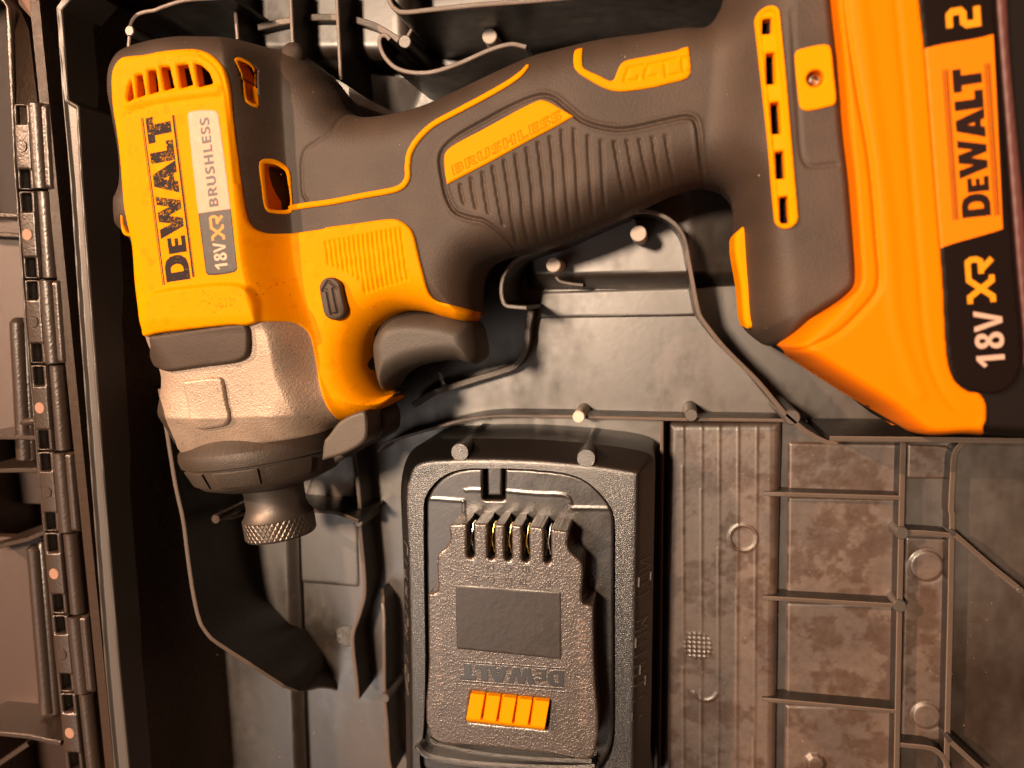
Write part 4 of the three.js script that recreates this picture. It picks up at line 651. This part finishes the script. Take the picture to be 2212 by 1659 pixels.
// ---------------------------------------------------------------- spare battery in its bay
const spare = thing('battery_pack', 'loose black battery pack with orange release button, standing terminals up beside the ribbed strips', 'battery', [-42, 0, 85]);
{
  const shellF = area([...W(Z('B', [[42, 560], [46, 460], [62, 360], [95, 265], [150, 195], [230, 155], [330, 137], [480, 128], [700, 122], [1100, 130], [1400, 152], [1600, 172], [1800, 200], [1930, 228], [1990, 262], [2008, 330], [2006, 600], [1998, 1000]]), 30), ...W(Z(8, [[2040, 400], [2030, 1000], [2018, 1659]]), 30), ...W([[1398, 1760], [880, 1760]], 30), ...W(Z(8, [[512, 1659], [505, 1000], [492, 400], [480, 100]]), 30)], 4);
  const plateF = area([...W(Z('B', [[236, 620], [250, 560], [290, 490], [370, 410], [470, 362], [580, 342], [700, 340], [840, 340], [1100, 352], [1320, 378], [1450, 420], [1560, 500], [1640, 590], [1690, 680], [1704, 780], [1704, 1100]]), 37), ...W(Z(8, [[1808, 200], [1806, 700], [1806, 1300], [1800, 1480], [1760, 1600], [1660, 1700], [700, 1720], [610, 1640], [630, 1400], [640, 1000], [632, 400]]), 37)], 4);
  const ringTop = (x, z, d) => { const s = d / 5.0; return s <= 0 ? 29 : 29 + 9.2 * (s - Math.log(1 + Math.exp(14 * (s - 1))) / 14) / 0.951; };
  const keyF = area(S1(W(Z('B', [[690, 300], [838, 302], [834, 586], [690, 584]]), 38)), 1);
  const shell = part('shell', plate({ f: without(shellF, plateF), res: 0.5, top: (x, z) => ringTop(x, z, shellF(x, z)), bottom: (x, z) => plateF(x, z) > -0.6 ? 35 : 0 }), M.shell, spare);
  // raised words on the sloping sides
  const raised = (s, p0, p1, hgt, flip, extra) => { };
  part('screw_boss', lathe([[0, 38.6], [2.8, 38.6], [3.05, 38.3], [3.4, 2], [0, 2]], [...at(993, 977, 38.6).slice(0, 1), 0, at(993, 977, 38.6)[1]], [0, 1, 0], 30), M.shell, spare);
  part('screw_boss', lathe([[0, 38.6], [2.8, 38.6], [3.05, 38.3], [3.4, 2], [0, 2]], [...at(1266, 990, 38.6).slice(0, 1), 0, at(1266, 990, 38.6)[1]], [0, 1, 0], 30), M.shell, spare);
  const cutLines = [[[545, 520], [600, 515], [690, 518]], [[838, 522], [1100, 545], [1290, 552], [1340, 570], [1362, 620]], [[250, 580], [535, 600]], [[1368, 655], [1690, 660]], [[535, 600], [535, 690]]].map(p => line(W(Z('B', p), 37), 1.5));
  const blockPts = [...Z('B', [[438, 782, 1], [1330, 836, 1], [1332, 930], [1345, 980], [1380, 1020], [1450, 1095, 1], [1448, 1385, 1], [1535, 1420, 1]]), ...Z(8, [[1668, 678, 1], [1672, 1000, 1], [1672, 1588, 1], [1400, 1572], [1000, 1528], [668, 1470, 1], [655, 1000, 1], [650, 592, 1]]), ...Z('B', [[262, 1320, 1], [332, 1300, 1], [332, 1025, 1], [402, 962], [430, 905]])];
  const slotPts = [910, 1037, 1142, 1250, 1385].map((x, i) => [[x - 22, 120], [x + 22, 120], [x + 26, 352 + i * 8], [x + 14, 366 + i * 8], [x - 10, 366 + i * 8], [x - 22, 350 + i * 8]]);
  const blockF = area(W(blockPts, 50), 4), slotsF = slotPts.map(p => area(S1(W(Z(8, p), 50)), 1));
  const btn = area(W([[1018, 1494, 1], [1188, 1512, 1], [1183, 1578, 1], [1009, 1560, 1]], 50), 1);
  part('rail_plate', plate({ f: Object.assign((g => (x, z) => g(x, z) - 0.6)(without(plateF, keyF)), { box: plateF.box }), res: 0.5, top: (x, z, d) => { let h = 37 - round(d, 0.5); for (const c of cutLines) if (near(c.box, x, z, 0)) h += 0.35 * Math.exp(-((c(x, z) / 0.35) ** 2)); return h; }, bottom: 30 }), M.smoothBlack, spare);
  part('key_slot', plate({ f: area(S1(W(Z('B', [[716, 318], [832, 318], [826, 560], [720, 558]]), 36.5)), 1), res: 0.4, top: (x, z, d) => 36.4 - round(d, 0.4), bottom: 30 }), M.smoothBlack, spare);
  // terminal block with raised and printed marks
  const o = at(1300, 1700, 50), u = at(905, 1650, 50), v = at(1352, 1085, 50);      // upside-down writing: starts at the right, top of letters towards the viewer
  const fr = frameOf(o, u, v);
  const size = [1024, 1400], inv = (px, py) => { const [x, z] = at(px, py, 50), [a, b] = fr(x, z); return [a * size[0], (1 - b) * size[1]]; };
  const upside = (g, s, pts, weight = 'bold') => { const [p0, p1, p2] = pts.map(p => inv(...p)); g.font = `${weight} 100px sans-serif`; const m = g.measureText(s).width; g.save(); g.transform((p1[0] - p0[0]) / m, (p1[1] - p0[1]) / m, (p2[0] - p0[0]) / 72, (p2[1] - p0[1]) / 72, p0[0], p0[1]); g.fillText(s, 0, 72); g.restore(); };
  const marks = (g, ink, both) => {
    g.fillStyle = ink;
    const P = (x, y) => Z(8, [[x, y]])[0];
    for (const [s, x0, x1, y] of [['C4', 1065, 1008, 400], ['C2', 1172, 1115, 406], ['ID', 1278, 1228, 412], ['B-', 945, 905, 470], ['C3', 1078, 1012, 478], ['C1', 1180, 1120, 484], ['TH', 1288, 1212, 490], ['B+', 1418, 1360, 500]]) upside(g, s, [P(x1 + 50, y + 38), P(x1, y + 37), P(x1 + 52, y)].map(p => p), 'bold');
    // the embossed name, head down
    const q0 = inv(...P(1488, 1158)), q1 = inv(...P(850, 1110)), q2 = inv(...P(1490, 1058));
    g.save(); g.transform((q1[0] - q0[0]) / 600, (q1[1] - q0[1]) / 600, (q2[0] - q0[0]) / 100, (q2[1] - q0[1]) / 100, q0[0], q0[1]); logo(g, 0, 0, 600, 100); g.fillRect(0, -16, 600, 7); g.fillRect(0, 108, 600, 7); g.fillRect(-40, -34, 680, 4); g.restore();
  };
  const bump = paint(...size, (g, w, h) => {
    g.fillStyle = '#444'; g.fillRect(0, 0, w, h);
    const id = g.createImageData ? null : null;
    for (let i = 0; i < 26000; i++) { const r = 2.5 + 4.5 * rnd(), k = Math.floor(60 + 150 * rnd()); g.fillStyle = `rgb(${k},${k},${k})`; g.beginPath(); g.arc(rnd() * w, rnd() * h, r, 0, 7); g.fill(); }
    marks(g, '#e8e8e8');
  }, false);
  const map = paint(...size, (g, w, h) => {
    g.fillStyle = 'rgb(72,62,55)'; g.fillRect(0, 0, w, h); marks(g, 'rgb(24,20,17)');
    g.fillStyle = 'rgb(120,100,88)'; const P = (x, y) => Z(8, [[x, y]])[0];
    upside(g, 'N920448', [P(1578, 1405), P(1582, 1105), P(1632, 1408)], 'normal'); upside(g, '8478EP', [P(1575, 1010), P(1572, 730), P(1628, 1012)], 'normal');
    upside(g, 'SF T4 1A 1267', [P(700, 1250), P(690, 780), P(740, 1252)], 'normal');
    for (let i = 0; i < 500; i++) { const k = rnd() < 0.5 ? 20 : 110; g.fillStyle = `rgba(${k},${k * 0.9},${k * 0.8},0.10)`; g.beginPath(); g.ellipse(rnd() * w, rnd() * h, 4 + rnd() * 40, 3 + rnd() * 20, rnd() * 3, 0, 7); g.fill(); }
  });
  const block = part('terminal_block', plate({ f: without(blockF, ...slotsF, btn), res: 0.45, top: (x, z, d) => 50 - round(d, 0.5), bottom: (x, z) => { for (const s of slotsF) if (near(s.box, x, z, 0.3) && s(x, z) > -0.4) return 40; return 36; }, frame: fr }), std([1, 1, 1], { map, bumpMap: bump, bumpScale: 0.00014, roughness: 0.34, ior: 2.2 }), spare);
  // the terminals down in the slots
  slotPts.forEach((p, i) => { const x = [910, 1037, 1142, 1250, 1385][i], c = W(Z(8, [[x + 4, 245 + i * 6]]), 46)[0], mat = i % 4 ? M.gold : M.tin;
    for (const sd of [-1, 1]) part('terminal', wall([[-0.9, -5], [-0.55, -2.5], [-0.2, 0], [-0.5, 2.2], [-0.8, 4]].map(([a, b]) => [c[0] + sd * a * (sd > 0 ? -1 : -1) , c[1] + b, 46.2 - 0.03 * b * b]), 0.42, 42, { bev: 0.12 }), mat, block); });
  const floorB = part('slot_floor', plate({ f: area(W(Z('B', [[440, 800, 1], [1330, 850, 1], [1330, 1110, 1], [440, 1070, 1]]), 40), 1), res: 1.5, top: () => 40, bottom: 37 }), M.dark, block);
  // dark sticker
  const st = area(S1(W(Z(8, [[820, 530], [1470, 575], [1474, 988], [828, 922]]), 50)), 1);
  part('sticker', plate({ f: st, res: 0.5, top: (x, z, d) => 50.15 - round(d, 0.12), bottom: 49.8 }), std([0.022, 0.014, 0.010], { roughness: 0.7, roughnessMap: again(wearT, 0.05), ior: 1.8, bumpMap: again(fineT, 0.09), bumpScale: 0.00004 }), block);
  // release button: sloping ribs with a rounded front
  {
    const a = at(1018, 1495, 51), b = at(1188, 1513, 51), c = at(1009, 1557, 51), L = Math.hypot(b[0] - a[0], b[1] - a[1]), D = Math.hypot(c[0] - a[0], c[1] - a[1]);
    const m = new THREE.Matrix4().set((b[0] - a[0]) / L, 0, (c[0] - a[0]) / D, a[0], 0, 1, 0, 0, (b[1] - a[1]) / L, 0, (c[1] - a[1]) / D, a[1], 0, 0, 0, 1);
    const prism = (x0, x1, prof) => { const s = new THREE.Shape(); prof.forEach(([z, y], i) => s[i ? 'lineTo' : 'moveTo'](z, y)); const g = new THREE.ExtrudeGeometry(s, { depth: x1 - x0, bevelEnabled: true, bevelSize: 0.25, bevelThickness: 0.25, bevelSegments: 2, curveSegments: 4 }); g.applyMatrix4(new THREE.Matrix4().set(0, 0, 1, x0, 0, 1, 0, 0, 1, 0, 0, 0, 0, 0, 0, 1)); const P = g.attributes; for (const k of ['position', 'normal', 'uv']) { const a = P[k].array, n = P[k].itemSize; for (let i = 0; i < P[k].count; i += 3) for (let c = 0; c < n; c++) { const t = a[(i + 1) * n + c]; a[(i + 1) * n + c] = a[(i + 2) * n + c]; a[(i + 2) * n + c] = t; } } g.applyMatrix4(m); return g; };
    const btnPart = part('release_button', prism(0.3, L - 0.3, [[0.3, 45], [0.5, 50.2], [D - 2.6, 51.2], [D - 0.3, 50.8], [D - 0.1, 45]]), M.orange, block);
    const w = L / 5, gap = 1.15;
    for (let i = 0; i < 5; i++) part('button_rib', prism(i ? i * w + gap * 0.6 : 0.3, i < 4 ? (i + 1) * w - gap * 0.6 : L - 0.3, [[0.2, 49], [0.3, 51.6], [D - 2.3, 53.4], [D - 1.9, 53.2], [D - 0.3, 51.4], [D - 0.2, 49]]), M.orange, btnPart);
    part('button_bar', prism(0.3, L - 0.3, [[D - 2.4, 50], [D - 2.3, 53.4], [D - 1.9, 53.2], [D - 0.3, 51.3], [D - 0.2, 49]]), M.orange, btnPart);
  }
  // foot end of the pack: curved lip behind the block
  const lip = W(Z(8, [[575, 1530], [620, 1580], [700, 1610], [900, 1640], [1200, 1662], [1500, 1672], [1680, 1665]]), 42).map(p => [...p, 42]);
  part('end_lip', wall(lip, 2.4, 30, { bev: 0.7 }), M.shell, spare);
  const lip2 = W(Z(8, [[655, 1490], [720, 1525], [1000, 1580], [1300, 1610], [1660, 1625]]), 44).map(p => [...p, 44]);
  part('end_lip', wall(lip2, 1.6, 32, { bev: 0.5 }), M.shell, spare);
  // raised words on the sloping flanks
  for (const [s, p0, p1, tall, side] of [['LITHIUM ION', [1378, 1540], [1396, 1195], 3.6, 1], ['LITHIUM ION', [884, 1165], [880, 1500], 3.0, -1]]) {
    const a = at(...p0, 33), b = at(...p1, 33), L = Math.hypot(b[0] - a[0], b[1] - a[1]);
    const c = document.createElement('canvas'); c.width = 1; c.height = 1;
    raisedWord(s, a, b, L, tall, side);
  }
  function raisedWord(s, a, b, L, tall, side) {
    const dx = (b[0] - a[0]) / L, dz = (b[1] - a[1]) / L, nx = -dz, nz = dx, adv = L / s.length;
    const ST = { L: [[[0, 0], [0, 1], [0.7, 1]]], I: [[[0.35, 0], [0.35, 1]]], T: [[[0, 0], [0.75, 0]], [[0.37, 0], [0.37, 1]]], H: [[[0, 0], [0, 1]], [[0.72, 0], [0.72, 1]], [[0, 0.5], [0.72, 0.5]]], U: [[[0, 0], [0, 1], [0.72, 1], [0.72, 0]]], M: [[[0, 1], [0, 0], [0.38, 0.6], [0.76, 0], [0.76, 1]]], O: [[[0, 0], [0.72, 0], [0.72, 1], [0, 1], [0, 0]]], N: [[[0, 1], [0, 0], [0.72, 1], [0.72, 0]]] };
    const geos = [];
    [...s].forEach((ch, i) => (ST[ch] || []).forEach(pl => {
      const q = pl.map(([u, v]) => { const al = (i + u * 0.85 + 0.08) * adv, ac = (v - 0.5) * tall; const x = a[0] + dx * al - nx * ac * 1, z = a[1] + dz * al - nz * ac * 1; const d = Math.max(0, shellF(x, z)); return [x, z, ringTop(x, z, d) + 0.75]; });
      for (let k = 0; k + 1 < q.length; k++) geos.push(wall([q[k], q[k + 1]], 0.62, Math.min(q[k][2], q[k + 1][2]) - 1.4, { spline: false, bev: 0.15 }));
    }));
    part('raised_lettering', mergeGeometries(geos), M.rim, shell);
  }
}

// ---------------------------------------------------------------- dust
{
  const speck = (x, y, z, r) => { const g = new THREE.IcosahedronGeometry(r, 0); g.scale(1, 0.5, 0.6 + rnd()); g.rotateY(rnd() * 6); g.translate(x, y, z); return g; };
  const onCase = [], onDrill = [], dustM = std([0.55, 0.42, 0.30], { roughness: 0.9 });
  for (let i = 0; i < 260; i++) { const px = 250 + rnd() * 1900, py = 600 + rnd() * 1050, q = at(px, py, 1); onCase.push(speck(q[0], 0.3 + (px > 1430 && px < 1690 && py > 910 ? 5 : q[0] < -143 ? 6 : 0.9), q[1], 0.07 + 0.16 * rnd() * rnd())); }
  for (let i = 0; i < 90; i++) { const p = [[250 + rnd() * 250, 300 + rnd() * 1340]], h = 5 + rnd() * 45, q = at(p[0][0], p[0][1], h); if (q[0] > -187 && q[0] < -174) onCase.push(speck(-176.6 - h * 0.173 + 0.2, h, q[1], 0.08 + 0.14 * rnd())); }
  part('dust', mergeGeometries(onCase), dustM, kase, 'specks of dust scattered over the tray', 'stuff');
  for (let i = 0; i < 130; i++) { const px = 280 + rnd() * 1400, py = 80 + rnd() * 800, q = on([[px, py]], 0.1)[0]; const d = OUTL(q[0], q[1]); if (d > 1.5) onDrill.push(speck(q[0], H(q[0], q[1], d) + (housF(q[0], q[1]) > 0 ? 1.2 : 0.1), q[1], 0.06 + 0.10 * rnd() * rnd())); }
  part('dust', mergeGeometries(onDrill), dustM, drill, 'specks of dust on the grip and housing', 'stuff');
}

renderer.render(scene, camera);
